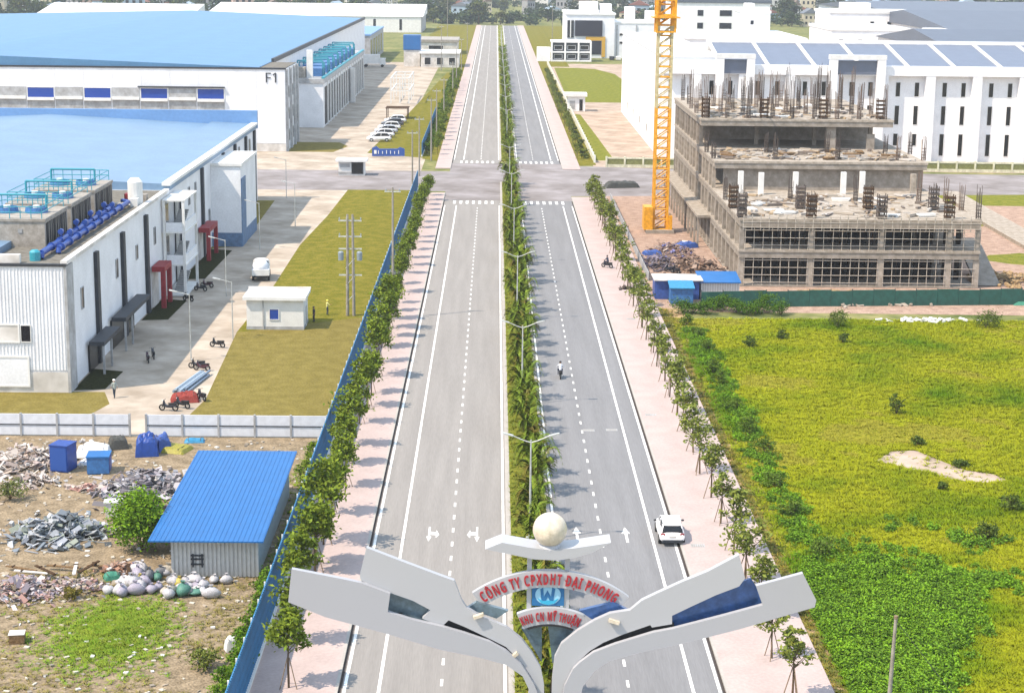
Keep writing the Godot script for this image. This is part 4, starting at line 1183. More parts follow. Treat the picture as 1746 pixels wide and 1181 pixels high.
func build_left_small():
	# booth at the works entrance
	var b := thing("security_booth", "small pale security booth with flat roof at the works entrance", "booth", Vector3(-26.6, 0, -332.4))
	part(b, "wall", mat.trim_white, -2.4, 2.4, 0, 2.6, -3.0, 0)
	part(b, "roof", mat.trim_white, -2.9, 2.9, 2.6, 3.0, -3.5, 0.6)
	window(b, Vector3(1.1, 1.4, 0.02), 1.9, 1.9, 0, mat.glass_black, mat.trim_dark)
	window(b, Vector3(-1.2, 1.9, 0.02), 1.8, 0.7, 0, mat.wall_grey, mat.trim_white)
	part(b, "plinth_band", mat.wall_grey, -2.43, 0.0, 0.2, 0.7, -0.1, 0.04)
	# the gatehouse by the lawn
	var h := thing("gatehouse", "small white gatehouse with blue window beside the lawn", "gatehouse", Vector3(-23.8, 0, -191.6))
	part(h, "wall", mat.trim_white, -3.1, 3.1, 0, 3.3, -4.6, 0)
	part(h, "roof", mat.trim_white, -3.45, 3.4, 3.3, 3.65, -5.0, 0.45)
	part(h, "roof_rim", mat.wall_warm, -3.5, 3.45, 3.65, 3.85, -5.05, -4.75)
	window(h, Vector3(-0.1, 1.7, 0.02), 0.95, 1.1, 0, mat.glass_blue, mat.trim_white)
	part(h, "downpipe", mat.wall_grey, -1.35, -1.22, 0, 3.3, 0.0, 0.12)
	part(h, "plinth_band", mat.wall_grey, -3.14, 3.14, 0, 0.35, -4.64, 0.04)
	window(h, Vector3(3.1, 1.2, -2.3), 0.95, 2.2, PI / 2, mat.wall_grey, mat.trim_white, "door")
	# grey panel wall along the dump yard, with a gap for the path
	for w in [[-46.0, -30.7, "grey panel wall left of the path into the dump yard"], [-29.3, -14.0, "grey panel wall right of the path, ending at the blue fence"]]:
		var t := thing("panel_wall", w[2], "wall", Vector3(w[0], 0, -146.8), 0.0, "grey panel walls of the dump yard")
		var n := int(round((w[1] - w[0]) / 3.05))
		var l: float = (w[1] - w[0]) / n
		for k in n:
			part(t, "wall_panel", mat.fence_grey, k * l + 0.08, (k + 1) * l - 0.08, 0.1, 1.9, -0.06, 0.04)
			part(t, "rail", mat.trim_dark, k * l + 0.08, (k + 1) * l - 0.08, 0.95, 1.03, 0.04, 0.1)
			part(t, "post", mat.wall_grey, k * l - 0.08, k * l + 0.08, 0, 1.98, -0.1, 0.12)
		part(t, "post", mat.wall_grey, n * l - 0.08, n * l + 0.08, 0, 1.98, -0.1, 0.12)
	# long blue sheet fence along the pavement
	var f := thing("sheet_fence", "long blue corrugated sheet fence along the left pavement", "fence", Vector3(-13.5, 0, -78))
	var sheet := Geo.new()
	sheet.box(Vector3.ZERO, Vector3(0.05, 2.9, 2.94))
	for k in 9: sheet.box(Vector3(0.04, 0, -1.32 + k * 0.33), Vector3(0.06, 2.9, 0.12))
	var sm := sheet.mesh()
	for k in 79:
		obj("fence_sheet", sm, mat.fence_blue, f).position = Vector3(0, 1.75, -1.5 - 3.0 * k)
		part(f, "fence_post", mat.trim_white, -0.12, -0.03, 0, 3.25, -3.0 * k - 0.04, -3.0 * k + 0.04)
	part(f, "fence_footing", mat.trim_white, -0.14, 0.2, 0, 0.32, -237, 0)
	var f2 := thing("sheet_fence", "short blue sheet fence beyond the junction beside the works lawn", "fence", Vector3(-14.9, 0, -366))
	for k in 30: obj("fence_sheet", sm, mat.fence_blue, f2).position = Vector3(0, 1.45, -1.5 - 3.0 * k)
	part(f2, "fence_footing", mat.trim_white, -0.14, 0.14, 0, 0.2, -90, 0)
	# blue roofed shed
	var s := thing("shed", "grey corrugated shed with large bright blue roof", "shed", Vector3(-18.1, 0, -111.8))
	part(s, "wall", mat.corrugated, -2.9, 2.8, 0, 2.5, -18.2, -0.1)
	var rib := Geo.new()
	rib.box(Vector3.ZERO, Vector3(0.16, 2.35, 0.08))
	var rm := rib.mesh()
	for k in 21: obj("wall_rib", rm, mat.corrugated, s).position = Vector3(-2.8 + k * 0.278, 1.2, -0.06)
	part(s, "wall_head", mat.trim_white, -2.92, 2.82, 2.38, 2.52, -0.12, 0.03)
	var rf := Geo.new()
	rf.box(Vector3(-0.45, 2.95, -9.2), Vector3(7.5, 0.09, 20.2), Basis(Vector3.RIGHT, 0.022))
	var roof := obj("roof", rf, mat.roof_blue, s)
	var rr := Geo.new()
	rr.box(Vector3.ZERO, Vector3(0.05, 0.03, 20.2), Basis(Vector3.RIGHT, 0.022))
	var rrm := rr.mesh()
	for k in 24: obj("roof_rib", rrm, mat.roof_blue, roof).position = Vector3(-4.1 + k * 0.318, 3.005, -9.2)
	var fr := Geo.new()
	for y in [0.85, 1.2, 1.45]: fr.bb(-1.6, -0.75, y, y + 0.1, -0.02, 0.06)
	for x in [-1.5, -0.9]: fr.bb(x, x + 0.1, 0.7, 1.6, -0.02, 0.07)
	obj("window_grille", fr, mat.trim_dark, s)
	# blue boxes on the dump yard
	var b1 := thing("site_box", "tall dark blue metal box on the dump yard", "box", Vector3(-33.9, 0, -136.6), -0.25)
	part(b1, "body", mat.pipe_blue, -0.75, 0.75, 0.05, 2.1, -0.8, 0.8)
	part(b1, "lid", mat.pipe_blue, -0.8, 0.8, 2.1, 2.2, -0.85, 0.85)
	part(b1, "door", mat.door_blue, -0.68, 0.68, 0.15, 2.0, 0.8, 0.84)
	var b2 := thing("site_box", "low lighter blue box beside the tall blue box", "box", Vector3(-31.0, 0, -136.2), 0.1)
	part(b2, "body", mat.fan_blue, -0.85, 0.85, 0.05, 1.35, -0.9, 0.9)
	part(b2, "lid", mat.roof_blue, -0.9, 0.9, 1.35, 1.45, -0.95, 0.95)
	part(b2, "door", mat.pipe_blue, 0.85, 0.89, 0.15, 1.25, -0.8, 0.8)
	# blue lettered sign on the works lawn
	var sg := thing("lawn_sign", "low blue sign with white lettering on the works lawn", "sign", Vector3(-21.6, 0, -364), 0.04)
	var sgb := Geo.new()
	sgb.prism(pv([-3.3, 0.2, 3.3, 0.25, 3.3, 1.75, 2.4, 2.05, 1.8, 1.75, -1.8, 1.7, -2.4, 2.25, -3.3, 1.9]), Transform3D.IDENTITY, -0.4, 0.0)
	obj("board", sgb, mat.door_blue, sg)
	for k in 7:
		part(sg, "letter", mat.trim_white, -2.9 + k * 0.82, -2.9 + k * 0.82 + (0.5 if k == 0 else 0.14), 0.7, 1.45 - 0.1 * (k % 3), 0.0, 0.05)
	# frames, containers and machines of the far works
	var y := thing("steel_structure", "pale steel frame structure on the works lawn", "frame", Vector3(-26.4, 0, -500))
	for x in [-2.5, 0.0, 2.5]:
		for z in [0, -14, -28]: part(y, "post", mat.trim_white, x - 0.15, x + 0.15, 0, 7.0, z - 0.15, z + 0.15)
	for yy in [3.4, 6.9]:
		for z in [0.0, -14.0, -28.0]: part(y, "beam", mat.trim_white, -2.65, 2.65, yy, yy + 0.25, z - 0.12, z + 0.12)
		for x in [-2.5, 2.5]: part(y, "beam", mat.trim_white, x - 0.12, x + 0.12, yy, yy + 0.25, -28, 0)
	var c := thing("blue_container", "bright blue container stacked on a pale cabin at the far works", "container", Vector3(-31, 0, -672))
	part(c, "cabin", mat.wall_warm, -3, 3, 0, 6.0, -6, 0)
	part(c, "container", mat.fan_blue, -3.2, 3.2, 6.0, 11.5, -6.5, 0.2)
	part(c, "container_door", mat.roof_blue, -2.9, 2.9, 6.3, 11.2, 0.2, 0.35)
	var v := thing("low_shed", "pale low shed with lean roof near the far works", "shed", Vector3(-20.5, 0, -668))
	part(v, "wall", mat.wall_warm, -7, 7, 0, 5.0, -20, 0)
	part(v, "roof", mat.trim_white, -7.5, 7.5, 5.0, 5.6, -20.5, 0.5)
	for k in 3: window(v, Vector3(-4.5 + 4.5 * k, 2.3, 0.02), 2.2, 2.6, 0, mat.glass_black, mat.trim_white)
	var v2 := thing("low_shed", "long tan roofed shed behind the far works", "shed", Vector3(-25, 0, -760))
	part(v2, "wall", mat.wall_warm, -9, 9, 0, 5.0, -30, 0)
	part(v2, "roof", mat.casing, -9.5, 9.5, 5.0, 6.0, -30.5, 0.5)
	window(v2, Vector3(0, 2.4, 0.02), 6.0, 2.4, 0, mat.glass_black, mat.trim_white)
	var v3 := thing("box_truck", "white box truck parked behind the far works", "truck", Vector3(-45, 0, -665))
	part(v3, "cargo_box", mat.trim_white, -5.5, 2.5, 1.2, 4.6, -2.6, 0)
	part(v3, "cab", mat.trim_white, 2.6, 4.6, 0.9, 3.3, -2.5, -0.1)
	part(v3, "windscreen", mat.glass_black, 4.6, 4.66, 2.0, 3.1, -2.3, -0.3)
	for x in [-3.8, -2.6, 3.4]:
		for z in [-2.4, -0.2]:
			var wg := Geo.new()
			wg.tube(Vector3(x, 0.55, z - 0.15), Vector3(x, 0.55, z + 0.15), 0.55, 0.55, 12)
			obj("wheel", wg, mat.louvre, v3)
	# white warehouses at the far left
	for q in [[-252.0, -168.0, -985.0, 5.0, 12.0, "far white warehouse with shallow roof at the upper left"], [-155.0, -40.0, -975.0, 8.3, 13.5, "far white warehouse with dark slit windows beside the road"]]:
		var wt := thing("warehouse", q[5], "warehouse", Vector3(q[0], 0, q[2]))
		var l: float = q[1] - q[0]
		part(wt, "wall", mat.trim_white, 0, l, 0, q[3], -60, 0)
		var wr := Geo.new()
		wr.prism(pv([0, q[3] + 0.02, 60, q[4], 62, q[3] + 0.02]), Transform3D(Basis(Vector3(0, 0, -1), Vector3.UP, Vector3(1, 0, 0)), Vector3(0, 0, 0.5)), -1, l + 1)
		obj("roof", wr, mat.trim_white, wt)
		for k in int(l / 14.0): window(wt, Vector3(6 + 14.0 * k, q[3] * 0.5, 0.02), 1.4, q[3] * 0.7, 0, mat.glass_black, mat.trim_white)
		part(wt, "end_wall", mat.wall_grey, l, l + 0.3, 0, q[3], -59, -0.5)

# ---------------------------------------------------------------- right side: building site and white factories
func right_mats():
	M("site_concrete", Color(0.612, 0.580, 0.541), 0.95, {tex = "dirty", size = 7.0, bump = 0.3})
	M("site_concrete_new", Color(0.667, 0.631, 0.584), 0.95, {tex = "dirty", size = 5.0, bump = 0.3})
	M("rebar", Color(0.427, 0.361, 0.314), 0.8)
	M("rebar_dark", Color(0.290, 0.247, 0.216), 0.8)
	M("scaffold", Color(0.686, 0.651, 0.600), 0.6, {metal = 0.2})
	M("plywood", Color(0.576, 0.475, 0.357), 0.9, {tex = "rough", size = 2.0})
	M("timber", Color(0.376, 0.302, 0.239), 0.9, {tex = "rough", size = 2.0})
	M("bay_shade", Color(0.2, 0.165, 0.14), 0.9, {tex = "rough", size = 2.0})  # dark brown standing in for the shade inside the bays
	M("crane_yellow", Color(0.930, 0.660, 0.060), 0.5, {tex = "dirty", size = 3.0})
	M("crane_pale", Color(0.788, 0.741, 0.573), 0.5, {tex = "dirty", size = 3.0})
	M("white_render", Color(0.940, 0.940, 0.940), 0.7, {tex = "grain", size = 15.0})
	M("slate_panel", Color(0.396, 0.431, 0.498), 0.45, {tex = "grain", size = 11.0})
	M("slate_deep", Color(0.325, 0.357, 0.412), 0.5, {tex = "grain", size = 23.0})
	M("screen", Color(0.060, 0.055, 0.120), 0.6)
	M("yellow_panel", Color(0.741, 0.573, 0.106), 0.6)
	M("fence_green", Color(0.098, 0.322, 0.282), 0.7, {tex = "dirty", size = 4.0})
	M("olive_panel", Color(0.482, 0.490, 0.282), 0.8, {tex = "dirty", size = 3.0})
	M("wall_cream", Color(0.851, 0.839, 0.733), 0.8, {tex = "dirty", size = 6.0})
	M("tarp_blue", Color(0.208, 0.337, 0.627), 0.5, {tex = "dirty", size = 2.0})
	M("tarp_cyan", Color(0.145, 0.525, 0.710), 0.5, {tex = "dirty", size = 2.0})
	M("tarp_grey", Color(0.310, 0.318, 0.302), 0.8, {tex = "rough", size = 2.0})
	M("net_green", Color(0.271, 0.596, 0.498), 0.8, {tex = "rough", size = 1.5})

func rebar_cage(parent: Node, p: Vector3, h: float, w := 0.5):
	var g := Geo.new()
	for k in 8:
		var a := TAU * k / 8 + 0.39
		var q := Vector3(cos(a) * w * 0.6, 0, sin(a) * w * 0.6)
		var lean := Vector3(rng.randf_range(-0.12, 0.12), 0, rng.randf_range(-0.12, 0.12))
		g.tube(q, q + lean + Vector3.UP * h * rng.randf_range(0.8, 1.1), 0.035, 0.03, 4, false)
	for y in [0.4, 0.8, 1.2, 1.7]:
		if y < h: g.box(Vector3(0, y, 0), Vector3(w * 1.25, 0.05, w * 1.25))
	obj("rebar_cage", g, [mat.rebar, mat.rebar_dark][rng.randi() % 2], parent).position = p

func build_site():
	var t := thing("unfinished_building", "stepped concrete building under construction with bare columns and rebar", "building", Vector3(31, 0, -221))
	var cx := [0.0, 8.7, 17.5, 26.0, 29.6]
	# floor slabs: x0, x1, z0, z1, top
	for s in [[-0.4, 29.9, -84.0, 0.6, 4.7], [-0.4, 29.9, -84.0, 0.6, 8.6], [-0.4, 29.4, -84.0, -27.0, 12.7], [-0.6, 28.0, -84.0, -43.5, 17.1]]:
		part(t, "floor_slab", mat.site_concrete_new, s[0], s[1], s[4] - 0.3, s[4], s[2], s[3])
		part(t, "edge_beam", mat.site_concrete, s[0] + 0.1, s[1] - 0.1, s[4] - 1.05, s[4] - 0.3, s[3] - 0.55, s[3] - 0.1)
		part(t, "edge_beam", mat.site_concrete, s[0] + 0.1, s[0] + 0.5, s[4] - 1.0, s[4] - 0.3, s[2], s[3] - 0.6)
	part(t, "ground_slab", mat.site_concrete, -0.4, 29.9, 0, 0.12, -84, 0.4)
	for i in 11:
		var z := -8.4 * i
		for j in cx.size():
			var top := 7.6
			if z < -26: top = 11.7
			if z < -43: top = 16.1
			if j == 4 and z < -43: continue
			part(t, "column", mat.site_concrete_new, cx[j] - 0.32, cx[j] + 0.32, 0.12, 3.7, z - 0.32, z + 0.32)
			part(t, "column", mat.site_concrete, cx[j] - 0.3, cx[j] + 0.3, 4.7, 7.6, z - 0.3, z + 0.3)
			if top > 8: part(t, "column", mat.site_concrete_new, cx[j] - 0.3, cx[j] + 0.3, 8.6, 11.7, z - 0.3, z + 0.3)
			if top > 12: part(t, "column", mat.site_concrete, cx[j] - 0.3, cx[j] + 0.3, 12.7, 16.1, z - 0.3, z + 0.3)
	# close set columns of the side wall
	for i in 19:
		var z := -4.2 - 4.3 * i
		part(t, "side_column", mat.site_concrete_new, -0.3, 0.2, 0.12, 3.7, z - 0.3, z + 0.3)
		part(t, "side_column", mat.site_concrete_new, -0.3, 0.2, 4.7, 7.6, z - 0.3, z + 0.3)
		if z < -28: part(t, "side_column", mat.site_concrete_new, -0.3, 0.2, 8.6, 11.7, z - 0.3, z + 0.3)
		if z < -45: part(t, "side_column", mat.site_concrete, -0.3, 0.2, 12.7, 16.1, z - 0.3, z + 0.3)
	# infill walls and dark back walls inside
	part(t, "inner_wall", mat.site_concrete, 0.4, 29.2, 0.12, 4.4, -25.2, -25.0)
	part(t, "inner_wall", mat.site_concrete, 0.4, 29.2, 4.7, 8.3, -25.2, -25.0)
	part(t, "infill_wall", mat.site_concrete, 1.0, 29.0, 8.6, 12.2, -28.2, -28.0)
	part(t, "infill_wall", mat.site_concrete, 18.2, 19.6, 12.7, 16.1, -44.4, -44.2)
	part(t, "infill_wall", mat.site_concrete, 24.2, 25.4, 12.7, 15.0, -44.4, -44.2)
	part(t, "inner_wall", mat.site_concrete, 0.4, 27.5, 12.7, 16.8, -58.2, -58.0)
	# short white columns cast on the second deck
	for q in [[3.0, -24.5], [10.5, -24.0], [17.2, -24.5], [20.0, -25.5], [5.6, -23.0], [26.5, -23]]:
		part(t, "column_stub", mat.trim_white if q[0] < 21 else mat.site_concrete_new, q[0] - 0.35, q[0] + 0.35, 8.6, 11.6, q[1] - 0.35, q[1] + 0.35)
	for j in 4:
		for lv in 2:
			for k in 3:
				var xa: float = cx[j] + 0.6 + (cx[j + 1] - cx[j] - 1.2) * k / 3.0
				part(t, "bay_shade_panel", mat.bay_shade, xa, xa + (cx[j + 1] - cx[j] - 1.2) / 3.0 - 0.12, 0.12 + 4.58 * lv, 3.4 + 4.1 * lv, -5.3 - 0.5 * (k % 2), -5.2 - 0.5 * (k % 2))  # added dark boards that make the bay interiors read as shaded
	# lattice formwork round the column heads of the front deck, props below
	var lat := Geo.new()
	for x in [-0.5, 0.5]:
		for z in [-0.5, 0.5]: lat.tube(Vector3(x, 0, z), Vector3(x, 3.1, z), 0.06, 0.06, 4)
	for y in [0.3, 0.9, 1.5, 2.1, 2.7]: lat.box(Vector3(0, y, 0), Vector3(1.2, 0.22, 1.2))
	var lm := lat.mesh()
	for i in 2:
		for j in 4: obj("column_formwork", lm, [mat.rebar_dark, mat.timber][(i + j) % 2], t).position = Vector3(cx[j], 8.6, -0.6 - 8.4 * i)
	for j in 4: obj("column_formwork", lm, mat.timber, t).position = Vector3(cx[j] + 0.3, 17.1, -45.4)
	for i in 40:
		var pr := Geo.new()
		pr.tube(Vector3.ZERO, Vector3(0, 3.6, 0), 0.06, 0.06, 4)
		obj("prop", pr, mat.timber, t).position = Vector3(1.0 + 0.7 * i, 0.12 if i % 2 == 0 else 4.7, -3.0 - rng.randf() * 5.0)
	# starter bars standing on every deck
	for i in 3:
		for j in cx.size(): rebar_cage(t, Vector3(cx[j], 8.6, -0.4 - 8.4 * i), rng.randf_range(2.6, 4.2))
	for i in 2:
		for j in cx.size(): rebar_cage(t, Vector3(cx[j] - 0.2, 12.7, -30.0 - 8.4 * i), rng.randf_range(2.4, 3.6))
	for i in 5:
		for j in 9: rebar_cage(t, Vector3(0.2 + 3.3 * j + rng.randf_range(-0.4, 0.4), 17.1, -45.0 - 8.4 * i), rng.randf_range(3.2, 6.5))
	# a stair ramp at the right hand end and the sloping edge at the left
	var rp := Geo.new()
	rp.prism(pv([0, 0.12, 12, 4.4, 12, 4.0, 0.8, 0.12]), Transform3D(Basis(Vector3(0, 0, -1), Vector3.UP, Vector3(1, 0, 0)), Vector3(30.2, 0, -1)), 0, 3.0)
	obj("ramp", rp, mat.site_concrete, t)
	part(t, "side_canopy", mat.site_concrete_new, -2.2, -0.42, 4.3, 4.65, -84, -30)
	for i in 13: part(t, "canopy_column", mat.site_concrete_new, -2.1, -1.8, 0, 4.3, -31.0 - 4.3 * i, -30.7 - 4.3 * i)
	# loose material on the decks: boards, boxes and bundles
	for d in [[1.0, 28.5, 8.6, -22.0, -1.5, 90, "loose boards and formwork on the lower front deck"], [1.0, 28.0, 12.7, -42.0, -29.0, 110, "heaped formwork timber on the middle deck"], [1.0, 27.0, 17.1, -70.0, -44.5, 110, "timber and bar bundles on the top deck"]]:
		var g := Geo.new()
		g.use_col = true
		for k in d[5] * 2:
			g.col = [Color(0.5, 0.44, 0.36), Color(0.36, 0.27, 0.19), Color(0.6, 0.56, 0.5), Color(0.2, 0.16, 0.13), Color(0.5, 0.38, 0.24)][k % 5] * 0.7
			var s := Vector3(rng.randf_range(0.3, 2.8), rng.randf_range(0.05, 0.3), rng.randf_range(0.1, 0.5))
			g.box(Vector3(31 + rng.randf_range(d[0], d[1]), d[2] + s.y / 2 + rng.randf() * 0.15, -221 + rng.randf_range(d[3], d[4])), s, Basis(Vector3.UP, rng.randf() * 3.0))
		var o := obj("deck_debris", g, mat.junk)
		tag(o, d[6], "debris", "", "stuff")
	for k in 26:
		var u: Array = [[8.75, -19.0, -2.0, mat.trim_white], [12.85, -41.0, -29.0, mat.plywood], [17.25, -68.0, -45.0, mat.trim_white]][k % 3]
		var b := thing("board_stack", "stack of %s boards on the %s deck of the unfinished building, %s of its deck" % [["pale", "brown", "white"][k % 3], ["front", "middle", "top"][k % 3], ordinal(k / 3 + 1)], "boards", Vector3(31 + rng.randf_range(2, 27), u[0] - 0.15, -221 + rng.randf_range(u[1], u[2])), rng.randf() * 3.0, "board stacks on the decks")
		for m in 3: part(b, "board", u[3], -1.1 - 0.1 * m, 1.1 + 0.05 * m, 0.12 * m, 0.12 * m + 0.1, -0.5, 0.45 + 0.1 * (m % 2))
	# scaffolding in the front bays
	for lv in 3:
		for j in 4:
			var x0: float = 31 + cx[j] + 0.4
			var x1: float = 31 + cx[j + 1] - 0.4
			var y0: float = [0.0, 4.7, 7.2][lv]
			var y1: float = [3.75, 7.5, 9.2][lv]
			var z: float = [-220.7, -220.7, -219.9][lv]
			if lv == 2:
				x0 -= 0.4; x1 += 0.35
			var s := thing("scaffold", "tube scaffold %s, %s bay from the left" % [["in the ground floor front", "in the first floor front", "guarding the edge of the front deck"][lv], ordinal(j + 1)], "scaffold", Vector3(x0, y0, z), 0.0, "scaffold bays on the building front")
			var n := maxi(2, int((x1 - x0) / 1.05))
			var h := y1 - y0
			for k in n + 1:
				var g := Geo.new()
				g.tube(Vector3((x1 - x0) * k / n, 0, 0), Vector3((x1 - x0) * k / n + rng.randf_range(-0.06, 0.06), h, 0), 0.05, 0.05, 5)
				obj("standard", g, mat.scaffold, s)
			var m := 4 if lv == 0 else 3
			for k in m:
				var g := Geo.new()
				var yy := h * (k + 0.6) / m
				g.tube(Vector3(-0.1, yy, 0.08), Vector3(x1 - x0 + 0.1, yy + rng.randf_range(-0.05, 0.05), 0.08), 0.045, 0.045, 5)
				obj("ledger", g, mat.scaffold, s)
	build_crane()
	build_site_small()

func build_crane():
	var t := thing("tower_crane", "yellow lattice tower crane rising out of the picture beside the building site", "crane", Vector3(24.9, 0, -266))
	part(t, "footing", mat.site_concrete_new, -2.2, 2.0, 0, 0.5, -2.0, 2.0)
	var g := Geo.new()
	for x in [-1.0, 1.0]:
		for z in [-1.0, 1.0]: g.bb(x - 0.17, x + 0.17, 0, 3.0, z - 0.17, z + 0.17)
	for k in 2:
		for s in [-1.0, 1.0]:
			g.tube(Vector3(-1, 0.1 + 1.4 * k, s), Vector3(1, 1.5 + 1.4 * k, s), 0.09, 0.09, 5)
			g.tube(Vector3(s, 0.1 + 1.4 * k, -1), Vector3(s, 1.5 + 1.4 * k, 1), 0.09, 0.09, 5)
	var sec := g.mesh()
	var gp := Geo.new()
	for s in [-1.0, 1.0]:
		gp.tube(Vector3(-1.1, 0.05, s), Vector3(1.1, 0.05, s), 0.1, 0.1, 5)
		gp.tube(Vector3(s, 0.05, -1.1), Vector3(s, 0.05, 1.1), 0.1, 0.1, 5)
	var hor := gp.mesh()
	for k in 13:
		var o := obj("mast_section", sec, mat.crane_yellow if k < 6 or k > 9 else mat.crane_pale, t)
		o.position = Vector3(0, 0.5 + 3.0 * k, 0)
		for y in 2: obj("mast_brace", hor, mat.crane_yellow, o).position.y = 1.5 * y
	part(t, "ballast_block", mat.crane_yellow, -2.5, -1.2, 0.5, 3.9, -1.6, 1.6)
	part(t, "ballast_block", mat.crane_yellow, 1.2, 1.75, 0.5, 2.6, -1.4, 1.4)
	# climbing frame and cab near the top
	var c := Geo.new()
	for x in [-1.35, 1.35]:
		for z in [-1.35, 1.35]: c.bb(x - 0.16, x + 0.16, 29.5, 36.5, z - 0.16, z + 0.16)
	for y in [29.5, 31.8, 34.1, 36.3]:
		for s in [-1.35, 1.35]:
			c.bb(-1.5, 1.5, y, y + 0.25, s - 0.12, s + 0.12)
			c.bb(s - 0.12, s + 0.12, y, y + 0.25, -1.5, 1.5)
	obj("climbing_frame", c, mat.crane_yellow, t)
	part(t, "platform", mat.crane_yellow, -2.0, 2.0, 31.6, 31.75, -2.0, 2.0)
	part(t, "slewing_ring", mat.rebar_dark, -1.4, 1.4, 39.6, 40.4, -1.4, 1.4)
	var cab := part(t, "cab", mat.crane_yellow, 1.5, 3.0, 37.6, 39.8, -0.9, 0.9)
	cab.name = "cab"
	for s in [[1.0, 38.0], [-1.0, 14.0]]:
		var j := Geo.new()
		var n := int(s[1] / 2.0)
		for k in n:
			var z0: float = -2.0 * k * s[0]
			var z1: float = -2.0 * (k + 1) * s[0]
			for x in [-0.7, 0.7]:
				j.tube(Vector3(x, 40.6, z0), Vector3(x, 40.6, z1), 0.08, 0.08, 4, false)
				j.tube(Vector3(x, 40.6, z0), Vector3(0, 41.9, (z0 + z1) / 2), 0.05, 0.05, 4, false)
				j.tube(Vector3(x, 40.6, z1), Vector3(0, 41.9, (z0 + z1) / 2), 0.05, 0.05, 4, false)
			j.tube(Vector3(0, 41.9, z0), Vector3(0, 41.9, z1), 0.08, 0.08, 4, false)
		obj("jib" if s[0] > 0 else "counter_jib", j, mat.crane_yellow, t)
	part(t, "counterweight", mat.site_concrete, -1.0, 1.0, 38.4, 40.4, 11.0, 14.0)

